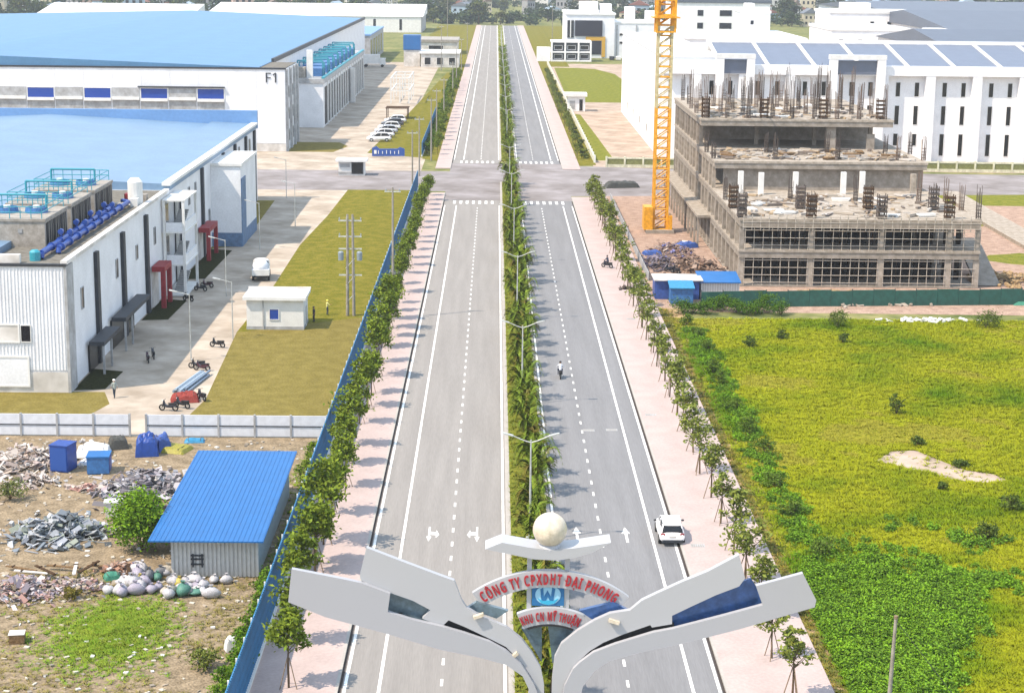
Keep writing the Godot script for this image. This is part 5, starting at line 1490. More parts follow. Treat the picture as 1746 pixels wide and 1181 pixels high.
func build_site_small():
	# sheds at the corner of the site
	var a := thing("site_shed", "site hut with pale flat roof and blue end wall by the pavement", "shed", Vector3(22.2, 0, -211.5))
	part(a, "wall", mat.tarp_blue, -2.7, 2.6, 0, 2.3, -3.4, 0)
	part(a, "roof", mat.wall_warm, -2.9, 3.0, 2.3, 2.45, -3.8, 0.4)
	part(a, "side_panel", mat.pipe_blue, -2.75, -2.68, 0.2, 2.2, -3.2, -0.2)
	var b := thing("site_shed", "small hut with turquoise sheet roof in front of the site huts", "shed", Vector3(22.4, 0, -208.4))
	part(b, "wall", mat.fan_blue, -1.35, 1.35, 0, 2.0, -2.2, 0)
	var br := Geo.new()
	br.box(Vector3(0, 2.15, -1.1), Vector3(3.0, 0.1, 2.8), Basis(Vector3.RIGHT, 0.16))
	obj("roof", br, mat.tarp_cyan, b)
	var c := thing("site_shed", "corrugated hut with bright blue roof in front of the building site", "shed", Vector3(27.4, 0, -211.6))
	part(c, "wall", mat.corrugated, -2.4, 2.2, 0, 2.1, -4.5, 0)
	for k in 16: part(c, "wall_rib", mat.trim_white, -2.35 + 0.3 * k, -2.27 + 0.3 * k, 0, 2.1, 0.0, 0.07)
	var cr := Geo.new()
	cr.box(Vector3(-0.1, 2.35, -2.2), Vector3(5.0, 0.12, 5.2), Basis(Vector3.RIGHT, 0.09))
	obj("roof", cr, mat.roof_blue, c)
	# dark green hoarding between field and site
	var h := thing("site_hoarding", "dark green sheet hoarding between the field and the building site", "fence", Vector3(24.5, 0, -206.6), 0.087)
	for k in 22:
		part(h, "hoarding_sheet", mat.fence_green, 2.6 * k + 0.02, 2.6 * k + 2.58, 0, 1.85 + 0.06 * (k % 3), -0.03, 0.03)
		part(h, "hoarding_post", mat.trim_dark, 2.6 * k - 0.04, 2.6 * k + 0.04, 0, 2.05, -0.12, -0.04)
	# low fence along the pavement
	var l := thing("site_fence", "low grey sheet fence between pavement and building site", "fence", Vector3(19.75, 0, -224))
	for k in 26: part(l, "fence_sheet", mat.wall_grey, -0.03, 0.03, 0, 1.1, -3.0 * k - 2.96, -3.0 * k)
	# covered stacks and heaps
	for q in [[22.8, 1.3, -319, 6.4, 2.6, 0.25, mat.tarp_grey, "tarp_stack", "long dark grey tarpaulin covered stack by the junction", "stack"], [58.3, 1.0, -212.2, 4.2, 2.2, 0.1, mat.tarp_blue, "tarp_heap", "blue and white tarpaulin heap behind the green hoarding", "heap"], [66.5, 0.7, -211.2, 8.5, 3.0, 0.05, mat.net_green, "net_heap", "turquoise netting spread behind the green hoarding", "heap"], [27.4, 0.9, -251.5, 3.2, 2.2, 0.4, mat.tarp_blue, "tarp_heap", "blue tarpaulin heap beside the crane foot", "heap"], [22.0, 0.7, -245, 2.6, 2.0, 0.2, mat.tarp_blue, "tarp_heap", "violet blue tarpaulin near the pavement fence", "heap"], [27.6, 0.5, -254.6, 1.6, 1.2, 0.0, mat.trim_white, "tarp_heap", "pale sheet bundle next to the crane foot", "heap"], [60.5, 0.8, -213.6, 1.8, 1.5, 0.5, mat.trim_white, "tarp_heap", "white plastic bundle behind the green hoarding", "heap"]]:
		heap(q[7], q[8], q[9], Vector3(q[0], 0, q[2]), q[3], q[1], q[4], q[5], q[6])
	junk_heap("timber_heap", "brown heap of timber and scrap on the building site", Vector3(27.0, 0, -234.0), 4.0, 1.3, 6.0, 320, [Color(0.2, 0.12, 0.08), Color(0.32, 0.2, 0.13), Color(0.12, 0.08, 0.06), Color(0.45, 0.32, 0.24)], 1.1)
	junk_heap("timber_heap", "dark heap of formwork by the site fence", Vector3(22.2, 0, -236.5), 2.2, 1.3, 7.0, 260, [Color(0.1, 0.08, 0.09), Color(0.2, 0.17, 0.2), Color(0.28, 0.2, 0.16), Color(0.14, 0.12, 0.2)], 0.9)
	rubble("plank_heap", "flat stack of planks in front of the blue roofed site hut", Vector3(27.0, 0, -225.5), 2.2, 0.4, 1.2, 40, mat.timber, 1.5)
	junk_heap("plank_heap", "mixed brown and violet scrap near the crane", Vector3(25.2, 0, -247.5), 3.4, 0.9, 7.0, 260, [Color(0.36, 0.24, 0.18), Color(0.2, 0.2, 0.42), Color(0.48, 0.38, 0.32), Color(0.25, 0.15, 0.12)], 0.9)
	rubble("rubble_heap", "brown earth clods right of the unfinished building", Vector3(66.5, 0, -226.0), 5.0, 0.9, 7.0, 120, mat.soil, 1.0)
	rubble("rubble_heap", "white plastic waste below the green hoarding", Vector3(49.5, 0, -199.6), 6.0, 0.25, 1.0, 90, mat.trim_white, 0.6)
	rubble("rubble_heap", "pale rubble along the inside of the green hoarding", Vector3(43.5, 0, -209.5), 9.0, 0.35, 1.6, 130, mat.site_concrete_new, 0.8)
	rubble("rubble_heap", "broken concrete in front of the scaffold", Vector3(41, 0, -215.0), 8.0, 0.4, 2.4, 130, mat.soil, 0.9)
	rubble("brick_heap", "small pile of rubble on the right pavement", Vector3(16.4, 0.15, -217), 1.2, 0.4, 0.8, 40, mat.rebar_dark, 0.5)
	# sloping concrete track at the right of the site
	var w := Geo.new()
	w.prism(pv([79.5, -314, 82.0, -314, 80.5, -250, 76.0, -250, 76.5, -285]), Transform3D(Basis(Vector3.RIGHT, Vector3(0, 0, 1), Vector3(0, -1, 0)), Vector3.ZERO), -0.5, 0.02)
	struct("concrete_track", w, mat.site_concrete_new)
	for q in [[63.5, -262, 5.5, 9.0], [70.0, -280, 8.0, 8.0], [73, -243, 6, 6]]:
		var pl := []
		for k in 14:
			var ang := TAU * k / 14
			var m := rng.randf_range(0.7, 1.1)
			pl.append_array([q[0] + cos(ang) * q[2] * m, q[1] + sin(ang) * q[3] * m])
		struct("grass_patch", ground_poly(pl, -0.011), mat.turf)

func heap(called: String, label: String, category: String, at: Vector3, w: float, h: float, d: float, turn: float, m: Material):
	# a draped sheet over a load: a lumpy dome standing on the ground
	var t := thing(called, label, category, at, turn)
	var g := Geo.new()
	var nz := FastNoiseLite.new()
	nz.seed = int(at.x * 10 - at.z)
	nz.frequency = 0.45
	var nx := 14
	var ny := 10
	var pt := func(i: int, j: int) -> Vector3:
		var u := float(i) / nx * 2 - 1
		var v := float(j) / ny * 2 - 1
		var e := (1.0 - pow(absf(u), 4.0)) * (1.0 - pow(absf(v), 4.0))
		return Vector3(u * w / 2, h * pow(e, 0.45) * (0.82 + 0.3 * nz.get_noise_2d(u * w, v * d)), v * d / 2)
	for i in nx:
		for j in ny: g.quad(pt.call(i, j + 1), pt.call(i + 1, j + 1), pt.call(i + 1, j), pt.call(i, j))
	obj("sheet", g, m, t)
	var r := Geo.new()
	for s in [-0.3, 0.3]: r.tube(Vector3(w * s, h * 0.75, -d * 0.45), Vector3(w * s, h * 0.75, d * 0.45), 0.03, 0.03, 4)
	obj("tie_rope", r, mat.rebar_dark, t)

func rubble(called: String, label: String, at: Vector3, w: float, h: float, d: float, n: int, m: Material, size := 0.6):
	var g := Geo.new()
	for k in n:
		var p := Vector2(rng.randfn(), rng.randfn()) * 0.42
		var y := h * exp(-p.length_squared() * 2.2) * rng.randf()
		var s := Vector3(rng.randf_range(0.2, 1.4), rng.randf_range(0.05, 0.4), rng.randf_range(0.15, 0.6)) * size
		g.box(at + Vector3(p.x * w, y + s.y * 0.4, p.y * d), s, Basis.from_euler(Vector3(rng.randf_range(-0.5, 0.5), rng.randf() * TAU, rng.randf_range(-0.5, 0.5))))
	var o := obj(called, g, m)
	tag(o, label, "heap", "", "stuff")

func build_white_factory():
	var t := thing("white_factory", "long white factory with rows of narrow dark windows and slate roof panels", "factory", Vector3(34, 0, -366))
	var g := Geo.new()
	g.bb(0.2, 120, 0, 18.6, -28, -0.3)
	obj("wall", g, mat.white_render, t)
	part(t, "end_block", mat.white_render, -0.2, 11.5, 0, 20.6, -115, -2.5)
	part(t, "end_block_cap", mat.trim_white, -0.4, 11.7, 20.6, 21.0, -115.2, -2.3)
	for k in 5: window(t, Vector3(-0.22, 3.5 + 0.0 * k, -12.0 - 20 * k), 2.0, 1.6, -PI / 2, mat.glass_black, mat.trim_white)
	part(t, "parapet", mat.white_render, 0, 120, 17.4, 19.3, -0.6, 1.2)
	var x := 44.9 - 9.52 * 4
	var bay := 0
	while x < 118:
		part(t, "pilaster", mat.white_render, x - 0.95, x + 0.95, 0, 17.4, -0.3, 1.15)
		for y in [[13.2, 16.0], [7.5, 11.3], [1.2 if x > 50 else 3.2, 5.6]]:
			for dx in [3.2, 7.05]:
				window(t, Vector3(x + dx, (y[0] + y[1]) / 2, -0.28), 0.85, y[1] - y[0], 0, mat.glass_black, mat.trim_white)
		bay += 1
		x += 9.52
	# projecting portal frame
	part(t, "portal_post", mat.white_render, 33.6, 35.2, 0, 20.6, 1.2, 2.2)
	part(t, "portal_post", mat.white_render, 43.2, 44.9, 0, 20.6, 1.2, 2.2)
	part(t, "portal_lintel", mat.trim_white, 33.5, 45.0, 20.6, 21.5, 0.6, 2.25)
	part(t, "portal_post", mat.white_render, 10.6, 12.2, 0, 20.6, 1.2, 2.2)
	part(t, "portal_post", mat.white_render, 16.8, 18.4, 0, 20.6, 1.2, 2.2)
	part(t, "portal_lintel", mat.trim_white, 10.5, 18.5, 20.6, 21.5, 0.6, 2.25)
	part(t, "portal_soffit", mat.slate_panel, 12.2, 16.8, 17.6, 20.4, 1.22, 1.4)
	part(t, "portal_soffit", mat.slate_panel, 35.2, 43.2, 17.6, 20.4, 1.22, 1.4)
	# roof in panels parted by white ribs
	x = 12.0
	while x < 118:
		var p := Geo.new()
		p.quad(Vector3(x + 0.35, 18.95, -0.6), Vector3(x + 9.17, 18.95, -0.6), Vector3(x + 9.17, 22.6, -24), Vector3(x + 0.35, 22.6, -24))
		p.quad(Vector3(x + 9.17, 18.6, -0.6), Vector3(x + 0.35, 18.6, -0.6), Vector3(x + 0.35, 22.3, -24), Vector3(x + 9.17, 22.3, -24))
		obj("roof_panel", p, mat.slate_panel, t)
		var r := Geo.new()
		r.box(Vector3(x, 20.9, -12.3), Vector3(0.7, 0.3, 23.7), Basis(Vector3.RIGHT, 0.1548))
		obj("roof_rib", r, mat.trim_white, t)
		x += 9.52
	part(t, "ridge_wall", mat.white_render, 11.6, 120, 18.6, 23.3, -25.2, -24.1)
	# low boundary wall with olive infill
	var f := thing("boundary_wall", "low cream wall with olive panels in front of the white factory", "wall", Vector3(22, 0, -350.5), -0.035)
	for k in 26:
		part(f, "wall_post", mat.wall_cream, 3.6 * k - 0.18, 3.6 * k + 0.18, 0, 2.1, -0.2, 0.2)
		part(f, "wall_panel", mat.olive_panel, 3.6 * k + 0.18, 3.6 * k + 3.42, 0.55, 1.65, -0.06, 0.06)
		part(f, "wall_foot", mat.wall_cream, 3.6 * k + 0.18, 3.6 * k + 3.42, 0, 0.55, -0.13, 0.13)
		part(f, "wall_cap", mat.wall_cream, 3.6 * k + 0.18, 3.6 * k + 3.42, 1.65, 1.95, -0.13, 0.13)
	var f2 := thing("boundary_wall", "low white wall running back along the right pavement beyond the junction", "wall", Vector3(20.1, 0, -358))
	for k in 57:
		part(f2, "wall_post", mat.trim_white, -0.2, 0.2, 0, 1.5, -6.0 * k - 0.2, -6.0 * k + 0.2)
		part(f2, "wall_panel", mat.wall_cream, -0.12, 0.12, 0, 1.25, -6.0 * k - 5.8, -6.0 * k - 0.2)

func build_right_far():
	var g := thing("gatehouse", "small white gatehouse with flat roof beside the round lawn", "gatehouse", Vector3(21.8, 0, -480))
	part(g, "wall", mat.white_render, -2.3, 2.3, 0, 4.0, -4.5, 0)
	part(g, "roof", mat.trim_white, -3.4, 2.8, 4.0, 4.8, -5.2, 0.7)
	window(g, Vector3(-1.1, 1.7, 0.02), 1.4, 2.2, 0, mat.wall_grey, mat.trim_white)
	window(g, Vector3(1.2, 1.7, 0.02), 0.9, 3.0, 0, mat.glass_black, mat.trim_white, "door")
	var k2 := thing("frame_building", "white two storey open frame building beside the far road", "building", Vector3(22, 0, -715))
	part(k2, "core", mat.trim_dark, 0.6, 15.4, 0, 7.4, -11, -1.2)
	for y in [0.0, 3.4, 7.4]: part(k2, "floor_slab", mat.white_render, 0, 16, y, y + 0.6, -12, 0.2)
	for x in [0.3, 5.6, 10.9, 15.7]: part(k2, "column", mat.white_render, x - 0.35, x + 0.35, 0, 7.6, -0.5, 0.3)
	for x in [2.9, 8.2, 13.3]:
		for y in [1.9, 5.4]: window(k2, Vector3(x, y, -1.15), 3.0, 1.5, 0, mat.glass_black, mat.white_render)
	part(k2, "side_hut", mat.white_render, -5.5, -0.2, 0, 5.4, -6, -0.6)
	var s := thing("screen_building", "grey building with a big dark screen and yellow panel", "building", Vector3(29, 0, -742))
	part(s, "wall", mat.wall_white, 0, 19.8, 0, 17.4, -45, 0)
	part(s, "roof_slab", mat.trim_white, -0.4, 20.2, 17.4, 18.2, -45.4, 0.4)
	var sc := part(s, "screen", mat.screen, 3.5, 14.7, 8.9, 15.2, 0.1, 0.6)
	part(s, "side_window", mat.glass_black, 0.4, 3.0, 8.2, 15.2, 0.0, 0.25)
	part(s, "window_mullion", mat.trim_white, 1.5, 1.9, 8.2, 15.2, 0.25, 0.35)
	part(s, "yellow_panel", mat.yellow_panel, 8.0, 16.0, 7.1, 8.7, 0.0, 0.4)
	part(s, "yellow_panel", mat.yellow_panel, 14.6, 16.0, 0.5, 7.1, 0.0, 0.4)
	part(s, "entrance", mat.screen, 10.2, 14.4, 1.5, 7.0, 0.0, 0.2)
	for b in [[5.5, 13.0, 4.4], [14.0, 18.6, 3.6]]: part(s, "roof_box", mat.white_render, b[0], b[1], 18.2, 18.2 + b[2], -12, -4)
	part(s, "annexe", mat.wall_white, 19.9, 42, 0, 14.0, -40, -1)
	part(s, "annexe_roof", mat.trim_white, 19.8, 42.2, 14.0, 14.6, -40.2, -0.8)
	for x in [24.0, 33.0]:
		for y in [6.3, 9.6]: window(s, Vector3(x, y, -0.98), 4.2, 0.9, 0, mat.glass_black, mat.trim_white)
	for x in [20.6, 28.5]: part(s, "drain_pipe", mat.wall_grey, x, x + 0.4, 0, 13.5, -1.0, -0.6)
	for b in [[24.5, 28.5, 6.0], [33, 37, 4.5]]: part(s, "roof_box", mat.white_render, b[0], b[1], 14.6, 14.6 + b[2], -14, -7)
	var w := thing("white_block", "tall far white block with three rows of windows", "building", Vector3(86, 0, -860))
	part(w, "wall", mat.white_render, 0, 44, 0, 20.0, -60, 0)
	part(w, "roof", mat.slate_deep, -0.5, 44.5, 20.0, 21.6, -60.5, 0.5)
	for y in [3.4, 9.4, 15.3]:
		for q in [[11.0, 2.6], [23.0, 5.6], [35.3, 2.6]]: window(w, Vector3(q[0], y, 0.02), q[1], 2.6, 0, mat.glass_dark, mat.wall_grey)
	var lw := thing("white_block", "low white hall in front of the tall far block", "building", Vector3(70, 0, -640))
	part(lw, "wall", mat.white_render, -6, 40, 0, 12.5, -70, 0)
	part(lw, "roof", mat.wall_white, -6.4, 40.4, 12.5, 13.2, -70.4, 0.4)
	# white works buildings and slate roofed halls behind the long factory
	var specs := [[104.0, 128.0, -560.0, 19.0, 40.0, "stepped white office block behind the long white factory"], [128.0, 152.0, -540.0, 16.5, 40.0, "second white office block behind the long white factory"], [118.0, 150.0, -640.0, 22.0, 30.0, "taller white block behind the white office blocks"], [96.0, 106.0, -700.0, 20.0, 30.0, "narrow white stair block at the far right works"]]
	for q in specs:
		var b := thing("white_block", q[5], "building", Vector3(q[0], 0, q[2]))
		var l: float = q[1] - q[0]
		part(b, "wall", mat.white_render, 0, l, 0, q[3], -q[4], 0)
		part(b, "parapet", mat.trim_white, -0.3, l + 0.3, q[3], q[3] + 0.9, -q[4] - 0.3, 0.3)
		for k in int(l / 6): window(b, Vector3(3 + 6 * k, q[3] - 3.5, 0.02), 1.3, 1.6, 0, mat.glass_dark, mat.trim_white)
		part(b, "roof_box", mat.white_render, l * 0.2, l * 0.5, q[3] + 0.9, q[3] + 3.5, -q[4] * 0.6, -q[4] * 0.3)
	for q in [[110.0, 300.0, -425.0, -520.0, 19.0, 23.0, "near slate roofed hall at the upper right"], [140.0, 330.0, -540.0, -700.0, 19.0, 24.0, "middle slate roofed hall at the upper right"], [160.0, 380.0, -720.0, -900.0, 19.0, 23.0, "far slate roofed hall at the upper right"]]:
		var b := thing("slate_hall", q[6], "hall", Vector3(q[0], 0, q[2]))
		var l: float = q[1] - q[0]
		var d: float = q[2] - q[3]
		part(b, "wall", mat.white_render, 0, l, 0, q[4], -d, 0)
		var r := Geo.new()
		r.prism(pv([-1, q[4] + 0.02, d / 2, q[5], d + 1, q[4] + 0.02]), Transform3D(Basis(Vector3(0, 0, -1), Vector3.UP, Vector3(1, 0, 0)), Vector3.ZERO), -1, l + 1)
		obj("roof", r, mat.slate_deep, b)
		part(b, "eaves", mat.trim_white, -1.2, l + 1, q[4] - 0.6, q[4] + 0.25, 0.9, 1.4)
	var wa := thing("white_hall", "long far white roof at the right edge of the horizon", "hall", Vector3(240, 0, -930))
	part(wa, "wall", mat.white_render, 0, 120, 0, 14, -60, 0)
	part(wa, "roof", mat.trim_white, -1, 121, 14, 16, -61, 1)
	# parked cars of the far works
	for i in 7: part(thing("far_car", "tiny dark car in the row before the screen building, %s from the left" % ordinal(i + 1), "car", Vector3(47 + i * 2.6, 0, -727), 0.0, "cars before the screen building"), "body", [mat.trim_dark, mat.trim_white, mat.glass_black][i % 3], -0.9, 0.9, 0.25, 1.5, -4.2, 0)

# ---------------------------------------------------------------- people, vehicles, heaps
func capsule(p: Vector3, a: Vector3, b: Vector3, ra: float, rb: float) -> float:
	var ab := b - a
	var t := clampf((p - a).dot(ab) / maxf(ab.length_squared(), 1e-6), 0, 1)
	return (p - a - ab * t).length() - lerpf(ra, rb, t)

func figure_mesh(bones: Array, cell := 0.036) -> Geo:
	# one continuous skin round tapered bones [a, b, ra, rb, colour], meshed as surface nets
	var lo := Vector3.INF
	var hi := -Vector3.INF
	for b in bones:
		for p in [b[0], b[1]]:
			lo = lo.min(p); hi = hi.max(p)
	lo -= Vector3.ONE * 0.22
	hi += Vector3.ONE * 0.22
	var n := Vector3i(((hi - lo) / cell).ceil()) + Vector3i.ONE
	var f := PackedFloat32Array()
	f.resize(n.x * n.y * n.z)
	f.fill(1.0)
	for b in bones:
		var r: float = maxf(b[2], b[3]) + 0.09
		var a0 := Vector3i(((b[0].min(b[1]) - Vector3.ONE * r - lo) / cell).floor()).max(Vector3i.ZERO)
		var a1 := Vector3i(((b[0].max(b[1]) + Vector3.ONE * r - lo) / cell).ceil()).min(n - Vector3i.ONE)
		for z in range(a0.z, a1.z + 1):
			for y in range(a0.y, a1.y + 1):
				for x in range(a0.x, a1.x + 1):
					var i := (z * n.y + y) * n.x + x
					var d := capsule(lo + Vector3(x, y, z) * cell, b[0], b[1], b[2], b[3])
					var h := maxf(0.05 - absf(f[i] - d), 0.0) / 0.05
					f[i] = minf(f[i], d) - h * h * 0.0125
	var vert := {}
	var g := Geo.new()
	g.use_col = true
	var at := func(x: int, y: int, z: int) -> float: return f[(z * n.y + y) * n.x + x]
	for z in n.z - 1:
		for y in n.y - 1:
			for x in n.x - 1:
				var s := Vector3.ZERO
				var k := 0
				var d000: float = at.call(x, y, z)
				var all_in := true
				var all_out := true
				var c := []
				for q in 8:
					var v: float = at.call(x + (q & 1), y + ((q >> 1) & 1), z + (q >> 2))
					c.push_back(v)
					if v < 0: all_out = false
					else: all_in = false
				if all_in or all_out: continue
				for e in [[0, 1], [2, 3], [4, 5], [6, 7], [0, 2], [1, 3], [4, 6], [5, 7], [0, 4], [1, 5], [2, 6], [3, 7]]:
					var va: float = c[e[0]]
					var vb: float = c[e[1]]
					if (va < 0) == (vb < 0): continue
					var t := va / (va - vb)
					var pa := Vector3(e[0] & 1, (e[0] >> 1) & 1, e[0] >> 2)
					var pb := Vector3(e[1] & 1, (e[1] >> 1) & 1, e[1] >> 2)
					s += pa.lerp(pb, t)
					k += 1
				vert[Vector3i(x, y, z)] = lo + (Vector3(x, y, z) + s / k) * cell
	var paint := func(p: Vector3) -> Color:
		var best := 9.0
		var col := Color.WHITE
		for b in bones:
			var d := capsule(p, b[0], b[1], b[2], b[3])
			if d < best:
				best = d; col = b[4]
		return col
	for key in vert:
		for axis in 3:
			var d := Vector3i.ZERO
			d[axis] = 1
			var u := Vector3i.ZERO
			u[(axis + 1) % 3] = 1
			var w := Vector3i.ZERO
			w[(axis + 2) % 3] = 1
			if not (vert.has(key - u) and vert.has(key - w) and vert.has(key - u - w)): continue
			var va: float = at.call(key.x, key.y, key.z)
			var vb: float = at.call(key.x + d.x, key.y + d.y, key.z + d.z)
			if (va < 0) == (vb < 0): continue
			var q := [vert[key], vert[key - u], vert[key - u - w], vert[key - w]]
			g.col = paint.call((q[0] + q[2]) * 0.5)
			if va < 0: g.quad(q[0], q[1], q[2], q[3])
			else: g.quad(q[3], q[2], q[1], q[0])
	return g

func add_hand(g: Geo, p: Vector3, dir: Vector3, side: Vector3, col: Color):
	g.col = col
	for k in 4:
		var o := p + side * (k - 1.5) * 0.02
		var tip := o + dir * (0.075 - 0.008 * absf(k - 1.3))
		g.tube(o, o + dir * 0.045, 0.01, 0.009, 5)
		g.tube(o + dir * 0.045, tip + Vector3(0, -0.02, 0), 0.009, 0.007, 5)
	g.tube(p - side * 0.035 - dir * 0.02, p - side * 0.06 + dir * 0.03, 0.011, 0.008, 5)

func person(label: String, at: Vector3, turn: float, pose: String, top: Color, legs: Color, hat: Color, group := "") -> Node3D:
	var t := thing("person", label, "person", at, turn, group)
	var skin := Color(0.36, 0.2, 0.12)
	var shoe := Color(0.03, 0.03, 0.03)
	var b := []
	var hip := Vector3(0, 0.92, 0)
	var neck := Vector3(0, 1.42, -0.02)
	var hands := []
	if pose == "ride":
		hip = Vector3(0, 0.86, 0.12); neck = Vector3(0, 1.34, 0.0)
		for s in [-1, 1]:
			var knee := Vector3(s * 0.2, 0.78, -0.32)
			var foot := Vector3(s * 0.2, 0.34, -0.16)
			b.append([hip + Vector3(s * 0.1, 0, 0), knee, 0.095, 0.065, legs])
			b.append([knee, foot, 0.06, 0.042, legs])
			b.append([foot, foot + Vector3(0, -0.03, -0.14), 0.045, 0.035, shoe])
			var sh := neck + Vector3(s * 0.19, -0.06, 0)
			var el := Vector3(s * 0.3, 1.06, -0.18)
			var ha := Vector3(s * 0.3, 1.0, -0.44)
			b.append([sh, el, 0.055, 0.045, top])
			b.append([el, ha, 0.042, 0.03, skin])
			hands.append([ha, Vector3(0, -0.4, -0.9).normalized(), Vector3(s, 0, 0)])
	else:
		for s in [-1, 1]:
			var st: float = 0.2 * s if pose == "walk" else 0.03 * s
			var knee := Vector3(s * 0.1, 0.5, -0.05 - st * 0.6)
			var foot := Vector3(s * 0.1, 0.08, -st)
			b.append([hip + Vector3(s * 0.09, 0, 0), knee, 0.09, 0.062, legs])
			b.append([knee, foot, 0.058, 0.042, legs])
			b.append([foot, foot + Vector3(0, -0.035, -0.15), 0.045, 0.035, shoe])
			var sh := neck + Vector3(s * 0.19, -0.05, 0)
			var el := Vector3(s * 0.25, 1.12, 0.03 + st * 0.4)
			var ha := Vector3(s * 0.24, 0.88, -0.08 + st * 0.8)
			if pose == "reach" and s == 1:
				el = Vector3(0.28, 1.2, -0.2); ha = Vector3(0.24, 1.25, -0.46)
			b.append([sh, el, 0.055, 0.045, top])
			b.append([el, ha, 0.042, 0.03, skin])
			hands.append([ha, (ha - el).normalized(), Vector3(0, 0, 1)])
	b.append([hip, hip.lerp(neck, 0.45), 0.135, 0.125, top])
	b.append([hip.lerp(neck, 0.4), neck + Vector3(0, -0.08, 0), 0.13, 0.15, top])
	b.append([neck + Vector3(-0.14, -0.08, 0), neck + Vector3(0.14, -0.08, 0), 0.07, 0.07, top])
	b.append([neck - Vector3(0, 0.02, 0), neck + Vector3(0, 0.1, -0.01), 0.055, 0.05, skin])
	b.append([neck + Vector3(0, 0.16, -0.02), neck + Vector3(0, 0.24, -0.01), 0.085, 0.095, skin])
	var g := figure_mesh(b)
	for h in hands: add_hand(g, h[0], h[1], h[2], skin)
	g.col = skin
	var hd := neck + Vector3(0, 0.19, -0.02)
	g.ball(hd + Vector3(0, -0.01, -0.1), Vector3(0.016, 0.026, 0.02), 5, 6)
	for s in [-1, 1]: g.ball(hd + Vector3(s * 0.095, 0, 0.01), Vector3(0.015, 0.03, 0.02), 5, 6)
	g.col = Color(0.02, 0.015, 0.01)
	for s in [-1, 1]: g.ball(hd + Vector3(s * 0.034, 0.03, -0.085), Vector3(0.013, 0.008, 0.01), 5, 6)
	g.col = Color(0.25, 0.08, 0.07)
	g.ball(hd + Vector3(0, -0.05, -0.085), Vector3(0.024, 0.007, 0.01), 5, 6)
	obj("body", g, M("figure", Color(1.000, 1.000, 1.000), 0.85, {vertex = true}), t)
	var hg := Geo.new()
	hg.lathe(neck + Vector3(0, 0.22, -0.01), [Vector2(0.128, 0.0), Vector2(0.122, 0.06), Vector2(0.09, 0.115), Vector2(0.0, 0.135)], 14)
	obj("helmet", hg, M("hat_%s" % hat.to_html(), hat, 0.4), t)
	return t

func wheel_geo(r: float, w: float) -> Geo:
	var g := Geo.new()
	var seg := 18
	for i in seg:
		var a0 := TAU * i / seg
		var a1 := TAU * (i + 1) / seg
		for ring_ in [[r, -w, r, w], [r, w, r * 0.62, w], [r * 0.62, -w, r, -w], [r * 0.62, w, r * 0.62, -w]]:
			var p := []
			for k in [[a0, 0], [a1, 0], [a1, 2], [a0, 2]]: p.push_back(Vector3(ring_[k[1] + 1], sin(k[0]) * ring_[k[1]], cos(k[0]) * ring_[k[1]]))
			g.quad(p[0], p[1], p[2], p[3])
	return g

func motorbike(label: String, at: Vector3, turn: float, c: Color, group := "motorbikes") -> Node3D:
	var t := thing("motorbike", label, "motorbike", at, turn, group)
	var paint := M("bike_%s" % c.to_html(), c, 0.35)
	for z in [-0.62, 0.62]:
		var w := obj("wheel", wheel_geo(0.29, 0.045), mat.louvre, t)
		w.position = Vector3(0, 0.29, z)
		var r := Geo.new()
		r.tube(Vector3(-0.05, 0, 0), Vector3(0.05, 0, 0), 0.05, 0.05, 8)
		for k in 5: r.tube(Vector3.ZERO, Vector3(0, sin(TAU * k / 5), cos(TAU * k / 5)) * 0.19, 0.012, 0.012, 4)
		obj("hub", r, mat.steel_pale, w)
	var b := Geo.new()
	b.prism(pv([-0.5, 0.75, -0.42, 0.5, -0.2, 0.32, 0.3, 0.3, 0.75, 0.55, 0.8, 0.68, 0.2, 0.72, -0.1, 0.5, -0.3, 0.6, -0.42, 0.92]), Transform3D(Basis(Vector3(0, 0, 1), Vector3.UP, Vector3(-1, 0, 0)), Vector3.ZERO), -0.12, 0.12)
	obj("fairing", b, paint, t)
	var s := Geo.new()
	s.prism(pv([-0.05, 0.7, 0.72, 0.76, 0.78, 0.7, 0.1, 0.62]), Transform3D(Basis(Vector3(0, 0, 1), Vector3.UP, Vector3(-1, 0, 0)), Vector3.ZERO), -0.13, 0.13)
	obj("seat", s, mat.louvre, t)
	var f := Geo.new()
	for x in [-0.08, 0.08]: f.tube(Vector3(x, 0.29, -0.62), Vector3(x, 0.95, -0.42), 0.025, 0.025, 6)
	f.tube(Vector3(-0.33, 1.0, -0.38), Vector3(0.33, 1.0, -0.38), 0.02, 0.02, 6)
	f.tube(Vector3(0.08, 0.95, -0.42), Vector3(0, 1.0, -0.38), 0.02, 0.02, 6)
	f.tube(Vector3(-0.08, 0.95, -0.42), Vector3(0, 1.0, -0.38), 0.02, 0.02, 6)
	obj("fork", f, mat.trim_dark, t)
	var l := Geo.new()
	l.ball(Vector3(0, 0.88, -0.52), Vector3(0.08, 0.09, 0.06), 6, 10)
	obj("headlight", l, mat.trim_white, t)
	var e := Geo.new()
	e.tube(Vector3(0.14, 0.32, 0.1), Vector3(0.16, 0.4, 0.75), 0.04, 0.05, 7)
	obj("exhaust", e, mat.steel_pale, t)
	return t

